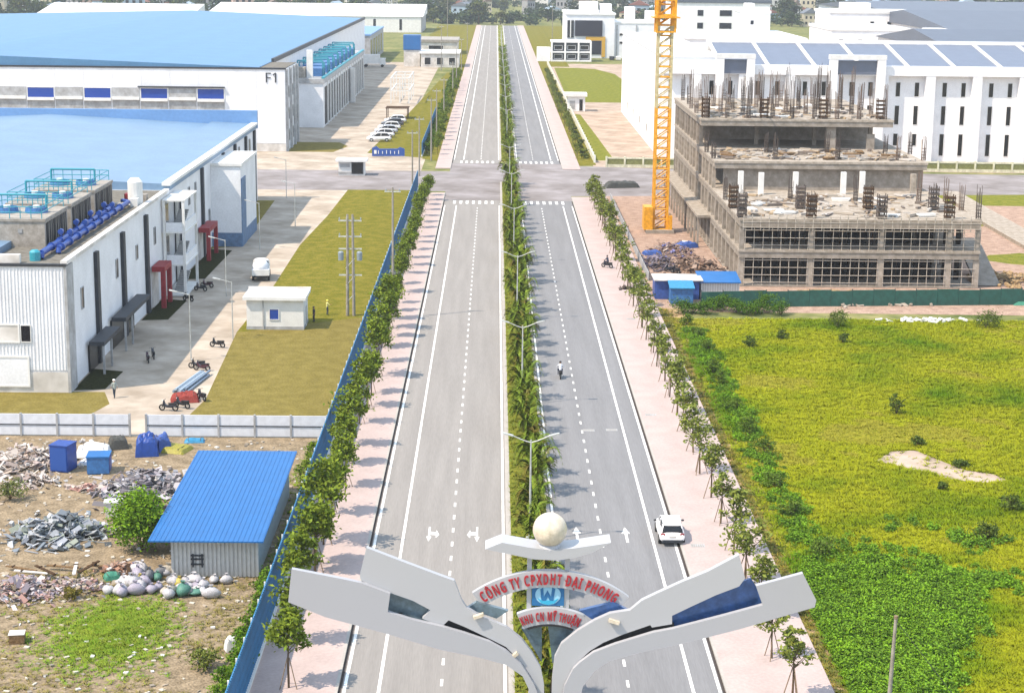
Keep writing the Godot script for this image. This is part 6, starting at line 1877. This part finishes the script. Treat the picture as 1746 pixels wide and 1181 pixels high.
func hull(st: Array, ring_n := 20, p := 3.2) -> Geo:
	# rounded body lofted through stations [z, y0, y1, half width]
	var g := Geo.new()
	var rows := []
	for s in st:
		var row := []
		for k in ring_n:
			var a := TAU * k / ring_n
			var ca := cos(a)
			var sa := sin(a)
			row.push_back(Vector3(signf(ca) * pow(absf(ca), 2.0 / p) * s[3], (s[1] + s[2]) / 2 + signf(sa) * pow(absf(sa), 2.0 / p) * (s[2] - s[1]) / 2, s[0]))
		rows.push_back(row)
	for i in rows.size() - 1:
		for k in ring_n: g.quad(rows[i][k], rows[i][(k + 1) % ring_n], rows[i + 1][(k + 1) % ring_n], rows[i + 1][k])
	for e in [0, rows.size() - 1]:
		var c := Vector3.ZERO
		for q in rows[e]: c += q / ring_n
		for k in ring_n:
			if e == 0: g.tri(c, rows[e][(k + 1) % ring_n], rows[e][k])
			else: g.tri(c, rows[e][k], rows[e][(k + 1) % ring_n])
	return g

func car(label: String, at: Vector3, turn: float, c: Color, group := "") -> Node3D:
	# a hatchback, nose towards -z
	var t := thing("car", label, "car", at, turn, group)
	var paint := M("car_%s" % c.to_html(), c, 0.25, {})
	paint.clearcoat_enabled = true
	obj("body", hull([[2.18, 0.42, 0.72, 0.66], [2.12, 0.3, 0.92, 0.8], [1.9, 0.24, 1.02, 0.88], [1.2, 0.22, 1.03, 0.91], [0.0, 0.22, 1.0, 0.91], [-1.0, 0.22, 0.98, 0.9], [-1.7, 0.24, 0.9, 0.87], [-2.05, 0.3, 0.78, 0.78], [-2.15, 0.4, 0.64, 0.62]]), paint, t)
	obj("windows", hull([[1.98, 0.9, 1.06, 0.72], [1.75, 0.9, 1.32, 0.74], [1.45, 0.9, 1.5, 0.72], [0.4, 0.9, 1.56, 0.74], [-0.3, 0.9, 1.5, 0.73], [-0.75, 0.9, 1.22, 0.74], [-1.15, 0.88, 0.99, 0.72]], 20, 4.0), mat.glass_black, t)
	obj("roof", hull([[1.72, 1.38, 1.46, 0.56], [1.5, 1.4, 1.56, 0.64], [0.4, 1.44, 1.62, 0.67], [-0.15, 1.42, 1.56, 0.64], [-0.35, 1.42, 1.5, 0.56]], 16, 3.5), paint, t)
	var pil := Geo.new()
	for s in [-1, 1]:
		pil.tube(Vector3(s * 0.7, 1.0, 1.9), Vector3(s * 0.62, 1.47, 1.55), 0.06, 0.05, 6)
		pil.tube(Vector3(s * 0.74, 0.98, -1.0), Vector3(s * 0.64, 1.5, -0.3), 0.045, 0.045, 6)
		pil.tube(Vector3(s * 0.76, 0.98, 0.35), Vector3(s * 0.69, 1.52, 0.4), 0.045, 0.045, 6)
	obj("pillars", pil, paint, t)
	for s in [-1, 1]:
		var m := Geo.new()
		m.ball(Vector3(s * 0.98, 1.02, -0.72), Vector3(0.11, 0.08, 0.07), 6, 10)
		obj("mirror", m, mat.trim_dark, t)
		var l := Geo.new()
		l.box(Vector3(s * 0.66, 0.86, 2.05), Vector3(0.3, 0.13, 0.12), Basis(Vector3.UP, s * 0.35))
		obj("tail_light", l, mat.red_paint, t)
		var h := Geo.new()
		h.box(Vector3(s * 0.6, 0.66, -2.04), Vector3(0.3, 0.13, 0.12), Basis(Vector3.UP, -s * 0.35))
		obj("headlight", h, mat.steel_pale, t)
		for z in [-1.32, 1.35]:
			var w := obj("wheel", wheel_geo(0.33, 0.11), mat.louvre, t)
			w.position = Vector3(s * 0.81, 0.33, z)
			var r := Geo.new()
			r.tube(Vector3(-0.09, 0, 0), Vector3(0.09, 0, 0), 0.19, 0.19, 12)
			obj("rim", r, mat.steel_pale, w)
	part(t, "rear_bumper", mat.trim_dark, -0.72, 0.72, 0.3, 0.5, 2.08, 2.24)
	part(t, "number_plate", mat.wall_warm, -0.24, 0.24, 0.66, 0.78, 2.14, 2.2)
	return t

var sack_mesh: ArrayMesh
func build_dump():
	M("junk", Color(1.000, 1.000, 1.000), 0.8, {vertex = true})
	var scrap := [Color(0.32, 0.35, 0.4), Color(0.2, 0.24, 0.28), Color(0.5, 0.52, 0.54), Color(0.12, 0.14, 0.15), Color(0.3, 0.34, 0.28), Color(0.55, 0.58, 0.62)]
	var pale := [Color(0.6, 0.54, 0.48), Color(0.45, 0.36, 0.3), Color(0.7, 0.66, 0.62), Color(0.32, 0.24, 0.18), Color(0.5, 0.4, 0.36)]
	var mauve := [Color(0.35, 0.3, 0.32), Color(0.2, 0.18, 0.2), Color(0.5, 0.48, 0.5), Color(0.14, 0.13, 0.14), Color(0.42, 0.42, 0.46), Color(0.6, 0.58, 0.56)]
	var pink := [Color(0.55, 0.42, 0.4), Color(0.5, 0.3, 0.26), Color(0.65, 0.6, 0.6), Color(0.3, 0.26, 0.3), Color(0.45, 0.38, 0.28)]
	junk_heap("scrap_heap", "grey blue heap of scrap metal left of the round tree", Vector3(-30.2, 0, -120.4), 3.6, 1.5, 3.4, 420, scrap, 1.0)
	junk_heap("scrap_heap", "dark mauve heap of sheet scrap above the round tree", Vector3(-26.6, 0, -131.5), 3.4, 1.3, 5.0, 480, mauve, 0.9)
	junk_heap("scrap_heap", "pale rubble heap at the left edge below the grey wall", Vector3(-37.4, 0, -138.5), 3.6, 0.9, 5.0, 420, pale, 0.8)
	junk_heap("scrap_heap", "low heap of pale rubble in front of the tall blue box", Vector3(-35.6, 0, -133.0), 2.4, 0.5, 2.4, 200, pale, 0.6)
	junk_heap("scrap_heap", "pinkish mixed rubbish at the left edge below the scrap heap", Vector3(-30.0, 0, -108.8), 3.0, 0.9, 2.8, 380, pink, 0.6)
	junk_heap("scrap_heap", "pink and white rubbish between the heaps and the sacks", Vector3(-26.6, 0, -109.4), 2.2, 0.5, 1.8, 220, pink, 0.5)
	junk_heap("scrap_heap", "reddish earth and wood scraps behind the sacks", Vector3(-24.6, 0, -112.8), 1.4, 0.6, 1.2, 120, [Color(0.45, 0.24, 0.15), Color(0.35, 0.25, 0.2)], 0.6)
	junk_heap("scrap_heap", "pale pink broken sheets right of the low blue box", Vector3(-30.6, 0, -131.4), 1.6, 0.2, 1.0, 60, [Color(0.6, 0.34, 0.28), Color(0.6, 0.5, 0.44)], 0.9)
	# litter blown over the whole yard
	var g := Geo.new()
	g.use_col = true
	for k in 900:
		var p := Vector3(rng.randf_range(-44, -15), 0.02, rng.randf_range(-146, -90))
		var c: Color = [Color(0.75, 0.74, 0.7), Color(0.6, 0.55, 0.45), Color(0.5, 0.42, 0.32), Color(0.3, 0.26, 0.2)][rng.randi() % 4]
		g.col = c * 0.75
		g.box(p, Vector3(rng.randf_range(0.06, 0.4), rng.randf_range(0.03, 0.12), rng.randf_range(0.06, 0.3)), Basis.from_euler(Vector3(rng.randf_range(-0.2, 0.2), rng.randf() * TAU, 0)))
	tag(obj("litter", g, mat.junk), "scattered pale litter over the bare dump yard", "litter", "", "stuff")
	# sacks
	var sg := Geo.new()
	var nz := FastNoiseLite.new()
	nz.frequency = 0.9
	sg.ball(Vector3(0, 0.3, 0), Vector3(0.42, 0.32, 0.36), 9, 14)
	for i in sg.v.size():
		var d := sg.v[i] - Vector3(0, 0.3, 0)
		sg.v[i] = Vector3(0, 0.3, 0) + d * (1.0 + 0.35 * nz.get_noise_3dv(sg.v[i] * 3.0))
		if sg.v[i].y < 0: sg.v[i].y = 0
	sack_mesh = sg.mesh()
	var neck := Geo.new()
	neck.lathe(Vector3(0, 0.55, 0), [Vector2(0.12, 0), Vector2(0.05, 0.1), Vector2(0.13, 0.22)], 9)
	var nm := neck.mesh()
	var tones := [["white", Color(0.863, 0.863, 0.886)], ["white", Color(0.812, 0.812, 0.839)], ["grey", Color(0.549, 0.561, 0.588)], ["teal", Color(0.373, 0.604, 0.541)], ["yellow", Color(0.804, 0.749, 0.345)], ["lilac", Color(0.725, 0.706, 0.784)], ["green", Color(0.341, 0.502, 0.416)], ["pale", Color(0.788, 0.761, 0.706)]]
	var counts := {}
	for k in 46:
		var tone: Array = tones[[0, 1, 5, 5, 0, 3, 1, 0, 7, 0, 2, 1, 5, 0, 4, 1, 2, 0][k % 18]]
		counts[tone[0]] = counts.get(tone[0], 0) + 1
		var u := rng.randf()
		var p := Vector3(lerpf(-24.2, -17.6, u) + rng.randf_range(-0.5, 0.5), 0, -109.6 + rng.randf_range(-1.6, 2.0) - (1.6 if u < 0.55 and k % 2 == 0 else 0.0))
		if p.x > -20.9 and p.z < -110.9: p.z = -110.6
		var s := thing("sack", "stuffed %s sack in the pile in front of the shed, %s of its colour" % [tone[0], ordinal(counts[tone[0]])], "sack", p, rng.randf() * TAU, "sacks in front of the shed")
		var m := M("sack_%s" % tone[1].to_html(), tone[1], 0.6, {tex = "rough", size = 0.8})
		obj("bag", sack_mesh, m, s)
		obj("tied_neck", nm, m, s)
		s.scale = Vector3(rng.randf_range(0.7, 1.6), rng.randf_range(0.6, 1.3), rng.randf_range(0.7, 1.3))
	# sheets, tarpaulins and boxes
	heap("tarp_heap", "blue plastic heap against the grey wall by the path", "heap", Vector3(-28.2, 0, -141.2), 1.9, 2.0, 1.6, 0.2, mat.pipe_blue)
	heap("tarp_heap", "lighter blue bundle leaning on the blue plastic heap", "heap", Vector3(-27.2, 0, -142.6), 1.2, 1.6, 1.4, 0.6, mat.tarp_blue)
	heap("tarp_heap", "grey and blue bundle left of the path", "heap", Vector3(-31.0, 0, -143.4), 1.6, 1.1, 1.8, 0.3, mat.tarp_grey)
	heap("tarp_heap", "bright yellow tarpaulin on the ground below the grey wall", "heap", Vector3(-26.2, 0, -142.6), 2.6, 0.5, 2.2, -0.3, M("tarp_yellow", Color(0.686, 0.663, 0.200), 0.6, {tex = "rough", size = 1.5}))
	heap("tarp_heap", "flat light blue sheet below the grey wall", "heap", Vector3(-25.0, 0, -145.4), 1.7, 0.3, 1.2, 0.1, mat.tarp_cyan)
	heap("tarp_heap", "large white plastic sheet behind the low blue box", "heap", Vector3(-32.6, 0, -141.4), 2.8, 0.9, 2.6, 0.15, mat.trim_white)
	heap("tarp_heap", "pale sheet spread in front of the white sheet", "heap", Vector3(-31.8, 0, -138.6), 2.6, 0.35, 1.6, -0.1, mat.fence_grey)
	heap("tarp_heap", "white rag caught on the blue fence", "heap", Vector3(-15.2, 0, -99.3), 0.9, 1.0, 0.7, 0.4, mat.trim_white)
	heap("green_bag_heap", "teal plastic sheet left of the sacks", "heap", Vector3(-24.8, 0, -111.4), 1.1, 0.5, 0.9, 0.4, mat.net_green)
	var cb := thing("cardboard_box", "pale open cardboard box alone on the near ground", "box", Vector3(-28.1, 0, -100.3), 0.15)
	part(cb, "body", mat.plywood, -0.45, 0.45, 0, 0.55, -0.4, 0.4)
	part(cb, "flap", mat.wall_warm, -0.47, 0.47, 0.55, 0.58, -0.42, 0.42)
	var wb := thing("concrete_block_wall", "broken white wall stub beside the round tree", "wall", Vector3(-26.9, 0, -124.6), 0.1)
	part(wb, "wall", mat.wall_warm, -1.1, 1.0, 0, 1.1, -0.5, 0.2)
	part(wb, "cap", mat.trim_white, -1.2, 1.1, 1.1, 1.22, -0.6, 0.3)
	for k in 9:
		var pk := thing("plank", "loose pale plank lying on the rubbish, %s from the left" % ordinal(k + 1), "plank", Vector3(-31.0 + k * 0.9, 0.25 + 0.1 * (k % 3), -112.4 + rng.randf_range(-2.0, 1.0)), rng.randf() * PI, "loose planks on the rubbish")
		part(pk, "board", [mat.plywood, mat.wall_warm, mat.timber][k % 3], -1.2, 1.2, 0, 0.07, -0.11, 0.11)
		part(pk, "batten", mat.timber, 0.6, 0.7, 0.07, 0.12, -0.16, 0.16)

func junk_heap(called: String, label: String, at: Vector3, w: float, h: float, d: float, n: int, pal: Array, size: float):
	var g := Geo.new()
	g.use_col = true
	for k in n:
		var p := Vector2(rng.randfn(), rng.randfn()) * 0.45
		var y := h * exp(-p.length_squared() * 2.4) * rng.randf()
		var kind := rng.randf()
		var s := Vector3(rng.randf_range(0.3, 1.3), rng.randf_range(0.02, 0.06), rng.randf_range(0.2, 0.7)) if kind < 0.55 else Vector3(rng.randf_range(0.15, 0.5), rng.randf_range(0.1, 0.35), rng.randf_range(0.15, 0.4)) if kind < 0.8 else Vector3(rng.randf_range(0.8, 2.2), 0.05, 0.06)
		g.col = pal[rng.randi() % pal.size()] * rng.randf_range(0.45, 0.85)
		g.box(at + Vector3(p.x * w, y + s.y * 0.5, p.y * d), s * size, Basis.from_euler(Vector3(rng.randf_range(-0.7, 0.7), rng.randf() * TAU, rng.randf_range(-0.6, 0.6))))
	var o := obj(called, g, mat.junk)
	tag(o, label, "heap", "", "stuff")

func build_details():
	build_dump()
	car("white hatchback parked at the right kerb, seen from behind", Vector3(12.65, 0.0, -120.9), 0.0, Color(0.925, 0.925, 0.933))
	for k in 6:
		car("%s car in the row parked beside the works lawn, %s from the near end" % [["white", "white", "silver", "white", "dark", "white"][k], ordinal(k + 1)], Vector3(-25.6 + k * 0.22, 0, -396.0 - k * 9.0), PI / 2 + 0.1, [Color(0.910, 0.910, 0.918), Color(0.886, 0.894, 0.910), Color(0.706, 0.722, 0.753), Color(0.894, 0.894, 0.894), Color(0.204, 0.212, 0.235), Color(0.871, 0.871, 0.871)][k], "cars parked beside the works lawn").scale = Vector3.ONE * 1.25
	var p := thing("carport_frame", "brown carport frame behind the parked cars", "frame", Vector3(-24.6, 0, -452))
	for x in [-2.6, 2.6]:
		for z in [0.0, -6.0]: part(p, "post", mat.timber, x - 0.1, x + 0.1, 0, 2.6, z - 0.1, z + 0.1)
	part(p, "roof", mat.timber, -2.9, 2.9, 2.6, 2.75, -6.3, 0.3)
	# small white truck in the yard
	var v := thing("pickup_truck", "small white truck with a loaded bed in the factory yard", "truck", Vector3(-29.4, 0, -223.4), 0.1)
	v.scale = Vector3.ONE * 1.35
	obj("cab", hull([[-0.2, 0.5, 1.75, 0.74], [-0.5, 0.45, 1.85, 0.78], [-1.3, 0.45, 1.7, 0.78], [-1.7, 0.45, 1.1, 0.76], [-1.9, 0.5, 0.95, 0.7]]), mat.trim_white, v)
	part(v, "windscreen", mat.glass_black, -0.68, 0.68, 1.15, 1.6, -0.2, -0.16)
	part(v, "bed", mat.trim_white, -0.8, 0.8, 0.55, 1.1, -0.1, 1.9)
	part(v, "chassis", mat.louvre, -0.6, 0.6, 0.35, 0.55, -1.6, 1.9)
	var ld := Geo.new()
	ld.ball(Vector3(0, 1.2, 0.9), Vector3(0.8, 0.75, 0.95), 8, 12)
	obj("load", ld, mat.fence_grey, v)
	for x in [-0.72, 0.72]:
		for z in [-1.25, 1.25]:
			var w := obj("wheel", wheel_geo(0.32, 0.1), mat.louvre, v)
			w.position = Vector3(x, 0.32, z)
	# motorbikes and people
	var bikes := [[-28.7, -182.3, 1.2, "dark motorbike parked on the sunny yard edge below the gatehouse"], [-29.2, -172.6, 1.5, "black motorbike at the far end of the pipe bundle"], [-28.6, -171.6, 1.3, "second dark motorbike at the far end of the pipe bundle"], [-29.0, -155.6, 1.4, "dark motorbike nearest the grey wall"], [-28.0, -156.6, 1.1, "black motorbike beside the red cloth"], [-26.7, -159.6, 0.6, "motorbike on the lawn edge beside the red cloth"], [-34.6, -175.2, 0.3, "dark motorbike in the shade outside the loading doors"], [-34.4, -177.0, 0.3, "second motorbike in the shade outside the loading doors"], [-36.0, -207.6, 0.9, "motorbike beside the nearer red portal"], [-35.6, -214.2, 1.2, "motorbike at the foot of the exterior stairs"], [-35.2, -216.6, 1.2, "second motorbike at the foot of the exterior stairs"], [23.0, -230.6, 0.6, "motorbike parked inside the site fence"], [23.8, -229.6, 0.5, "second motorbike parked inside the site fence"]]
	for k in bikes.size():
		var b: Array = bikes[k]
		motorbike(b[3], Vector3(b[0], 0, b[1]), b[2], [Color(0.110, 0.110, 0.125), Color(0.149, 0.149, 0.173), Color(0.251, 0.125, 0.165), Color(0.125, 0.141, 0.180)][k % 4], "parked motorbikes")
	motorbike("motorbike ridden away along the right carriageway", Vector3(6.6, 0, -169.8), 0.0, Color(0.118, 0.125, 0.141), "ridden motorbikes")
	person("motorbike rider in white shirt on the right carriageway", Vector3(6.6, 0, -169.8), 0.0, "ride", Color(0.62, 0.64, 0.7), Color(0.03, 0.035, 0.06), Color(0.114, 0.125, 0.149), "riders")
	motorbike("motorbike on the right pavement beside the building site", Vector3(15.0, 0.15, -232.7), 0.9, Color(0.133, 0.141, 0.165), "ridden motorbikes")
	person("dark clothed rider sitting on the motorbike on the right pavement", Vector3(15.0, 0.15, -232.7), 0.9, "ride", Color(0.06, 0.07, 0.1), Color(0.04, 0.04, 0.06), Color(0.165, 0.173, 0.200), "riders")
	person("worker with white helmet walking at the near factory corner", Vector3(-34.8, 0, -160.2), 0.6, "walk", Color(0.3, 0.33, 0.3), Color(0.05, 0.06, 0.08), Color(0.949, 0.949, 0.933))
	person("worker with yellow helmet standing below the transformer pole", Vector3(-18.9, 0, -200.0), -1.2, "reach", Color(0.55, 0.52, 0.2), Color(0.06, 0.07, 0.08), Color(0.914, 0.867, 0.329))
	person("worker in dark clothes beside the gatehouse", Vector3(-20.0, 0, -196.0), 2.0, "stand", Color(0.09, 0.08, 0.08), Color(0.05, 0.05, 0.06), Color(0.227, 0.196, 0.173))
	# pipe bundle and red cloth on the yard edge
	var pb := thing("pipe_bundle", "bundle of long grey plastic pipes lying on the yard edge", "pipes", Vector3(-28.6, 0, -165.6), -0.15)
	for k in 9:
		var g := Geo.new()
		var x := (k % 5) * 0.26 - 0.55 + (0.13 if k > 4 else 0.0)
		var y := 0.13 + (0.23 if k > 4 else 0.0)
		var dz := rng.randf_range(-0.6, 0.6)
		g.tube(Vector3(x, y, -4.0 + dz), Vector3(x + rng.randf_range(-0.2, 0.2), y, 3.6 + dz), 0.12, 0.12, 8)
		obj("pipe", g, M("pvc", Color(0.596, 0.655, 0.698), 0.5) if k % 2 else M("pvc_dark", Color(0.439, 0.502, 0.569), 0.5), pb)
	heap("cloth_heap", "faded red cloth heaped at the near end of the pipes", "heap", Vector3(-28.2, 0, -159.4), 2.6, 0.9, 2.0, 0.2, M("cloth_red", Color(0.663, 0.329, 0.306), 0.9, {tex = "rough", size = 1.2}))
	# drain covers on road and pavement
	for q in [[14.4, -118.6, 0.16], [8.4, -150.0, 0.012], [10.4, -150.2, 0.012], [14.2, -155.0, 0.16], [15.6, -198.5, 0.16]]:
		var d := thing("drain_cover", "dark drain cover set in the %s, %s" % ["pavement" if q[2] > 0.1 else "right carriageway", {-118.6: "beside the parked car", -150.0: "left of a pair", -150.2: "right of a pair", -155.0: "mid way along the field", -198.5: "near the site huts"}[q[1]]], "drain cover", Vector3(q[0], q[2] - 0.008, q[1]))
		part(d, "frame", mat.wall_grey, -0.5, 0.5, 0, 0.006, -0.35, 0.35)
		for k in 6: part(d, "grate_bar", mat.casing, -0.42 + 0.15 * k, -0.36 + 0.15 * k, 0.006, 0.014, -0.28, 0.28)

# ---------------------------------------------------------------- the town at the end of the road
func where_far(x: float, z: float) -> String:
	var k := clampi(int((x / absf(z) + 0.32) / 0.64 * 7.0), 0, 6)
	return ["at the far left edge", "behind the left warehouses", "left of the road end", "above the road end", "right of the road end", "behind the white works", "at the far right edge"][k] + (", front row" if z > -1250 else "")

func build_far():
	var walls := [M("town_white", Color(0.737, 0.733, 0.710), 0.8), M("town_cream", Color(0.710, 0.671, 0.573), 0.8), M("town_pink", Color(0.671, 0.573, 0.525), 0.8), M("town_grey", Color(0.525, 0.525, 0.533), 0.8), M("town_blue", Color(0.545, 0.616, 0.671), 0.8)]
	var roofs := [M("town_red", Color(0.490, 0.310, 0.259), 0.8), M("town_slate", Color(0.373, 0.396, 0.424), 0.7), M("town_steel", Color(0.576, 0.643, 0.694), 0.6), M("town_rust", Color(0.420, 0.361, 0.314), 0.8)]
	var n := 0
	var cells := []
	for row in 9:
		var z := -1135.0 - row * 95.0
		var half := absf(z) * 0.31
		var x := -half
		while x < half:
			x += rng.randf_range(14, 34)
			cells.push_back(Vector2(x, z + rng.randf_range(-38, 38)))
	var proto := {}
	for c in cells:
		if absf(c.x - 3) < 16 and c.y > -1250: continue
		if rng.randf() > 0.72 or n >= 290: continue
		n += 1
		var kind := rng.randi() % 5
		var rk := rng.randi() % 4
		var key := kind * 4 + rk
		if not proto.has(key):
			var t := Node3D.new()
			part(t, "wall", walls[kind], -6, 6, 0, 8.0, -5, 5)
			var g := Geo.new()
			g.prism(pv([-6.6, 8.02, 0, 11.0, 6.6, 8.02]), Transform3D.IDENTITY, -5.4, 5.4)
			obj("roof", g, roofs[rk], t)
			for f in [2.2, 5.6]:
				for w in [-3.6, 0.0, 3.6]: part(t, "window", mat.glass_black, w - 0.8, w + 0.8, f - 0.8, f + 0.8, 5.0, 5.08)
			proto[key] = t
		var r: Node3D = proto[key].duplicate()
		r.name = numbered("town_house")
		add_child(r)
		r.position = Vector3(c.x, 0, c.y)
		r.rotation.y = rng.randf_range(-0.4, 0.4)
		r.scale = Vector3(rng.randf_range(0.5, 1.3), rng.randf_range(0.55, 1.5), 1)
		tag(r, "%s far house with %s roof, %s" % [["white", "cream", "pinkish", "grey", "pale blue"][kind], ["red", "slate", "pale steel", "brown"][rk], where_far(c.x, c.y)], "house", "town houses on the horizon")
	# trees between the houses
	var trees := []
	for k in 4:
		var t := Node3D.new()
		var g := Geo.new()
		g.tube(Vector3.ZERO, Vector3(0, 5, 0), 0.4, 0.2, 6)
		obj("trunk", g, mat.bark, t)
		var c := obj("crown", crown(5.0, 3.6, 26, 16, 1.7, [Color(0.06, 0.09, 0.035), Color(0.045, 0.08, 0.04), Color(0.08, 0.1, 0.03), Color(0.05, 0.07, 0.035)][k]), mat.leaf, t)
		c.position.y = 6.5
		trees.push_back(t)
	for k in 280:
		var z := -1105.0 - pow(rng.randf(), 1.4) * 800.0
		var x := rng.randf_range(-0.31, 0.31) * absf(z)
		if absf(x - 3) < 10 and z > -1100: continue
		var r: Node3D = trees[k % 4].duplicate()
		r.name = numbered("town_tree")
		add_child(r)
		r.position = Vector3(x, 0, z)
		r.rotation.y = rng.randf() * TAU
		r.scale = Vector3.ONE * rng.randf_range(0.6, 1.5)
		tag(r, "dark far tree among town houses, %s" % where_far(x, z), "tree", "far trees on the horizon")
	# the belt of trees that closes the road, and the wood behind the town
	var mesh := crown(5.0, 3.4, 20, 12, 1.9, Color(1, 1, 1)).mesh()
	var xf := []
	var cols := []
	for k in 1500:
		var z := -1096.0 - pow(rng.randf(), 1.2) * 1500.0
		var x := rng.randf_range(-0.33, 0.33) * absf(z)
		xf.push_back(grow(Vector3(x, 2.6, z), rng.randf_range(0.5, 1.3), 1.0))
		var q := rng.randf_range(0.6, 1.3)
		cols.push_back(Color(0.055 * q, 0.085 * q, 0.04 * q))
	scatter("far_wood", "dark green wood closing the far end of the road", "trees", mesh, mat.leaf, xf, cols)

# ---------------------------------------------------------------- the scene
func _ready():
	rng.seed = 20240611
	# camera: 40 m up, looking down the avenue
	var cam := Camera3D.new()
	cam.name = "camera"
	add_child(cam)
	cam.transform = Transform3D(Basis(Vector3(0.99990414, 0.0108113, 0.00864982), Vector3(-0.00872603, 0.97710876, -0.21256135), Vector3(-0.01074988, 0.21246549, 0.97710944)).orthonormalized(), Vector3(0, 40, 0))
	cam.keep_aspect = Camera3D.KEEP_HEIGHT
	cam.fov = 21.916
	cam.near = 0.5
	cam.far = 9000.0
	cam.current = true
	# sky
	var sky_m := ProceduralSkyMaterial.new()
	sky_m.sky_top_color = Color("#a9bcd4")
	sky_m.sky_horizon_color = Color("#efeeec")
	sky_m.sky_curve = 0.12
	sky_m.ground_horizon_color = Color("#b9b6a8")
	sky_m.ground_bottom_color = Color("#8a8672")
	sky_m.energy_multiplier = 1.45
	var sky := Sky.new()
	sky.sky_material = sky_m
	var env := Environment.new()
	env.background_mode = Environment.BG_SKY
	env.sky = sky
	env.ambient_light_source = Environment.AMBIENT_SOURCE_SKY
	env.tonemap_mode = Environment.TONE_MAPPER_LINEAR
	env.tonemap_exposure = 1.75
	env.sdfgi_enabled = true
	env.ssao_enabled = true
	env.ssil_enabled = true
	env.fog_enabled = true
	env.fog_density = 0.00013
	env.fog_light_color = Color("#dfe8f0")
	var we := WorldEnvironment.new()
	we.name = "world_environment"
	we.environment = env
	add_child(we)
	# sun: high, behind the camera on the left
	var sun := DirectionalLight3D.new()
	sun.name = "sun"
	add_child(sun)
	sun.look_at_from_position(Vector3(-96, 149, 51), Vector3.ZERO)
	sun.light_energy = 1.25
	sun.light_angular_distance = 0.5
	sun.light_color = Color("#ffeeda")
	sun.shadow_enabled = true

	make_textures()
	build_materials()
	build_ground()
	build_roads()
	build_plants()
	build_gate()
	build_lamps()
	left_mats()
	build_factory_a()
	build_factory_f1()
	build_left_small()
	right_mats()
	build_site()
	build_white_factory()
	build_right_far()
	build_details()
	build_far()
	print("built in ms ", Time.get_ticks_msec())
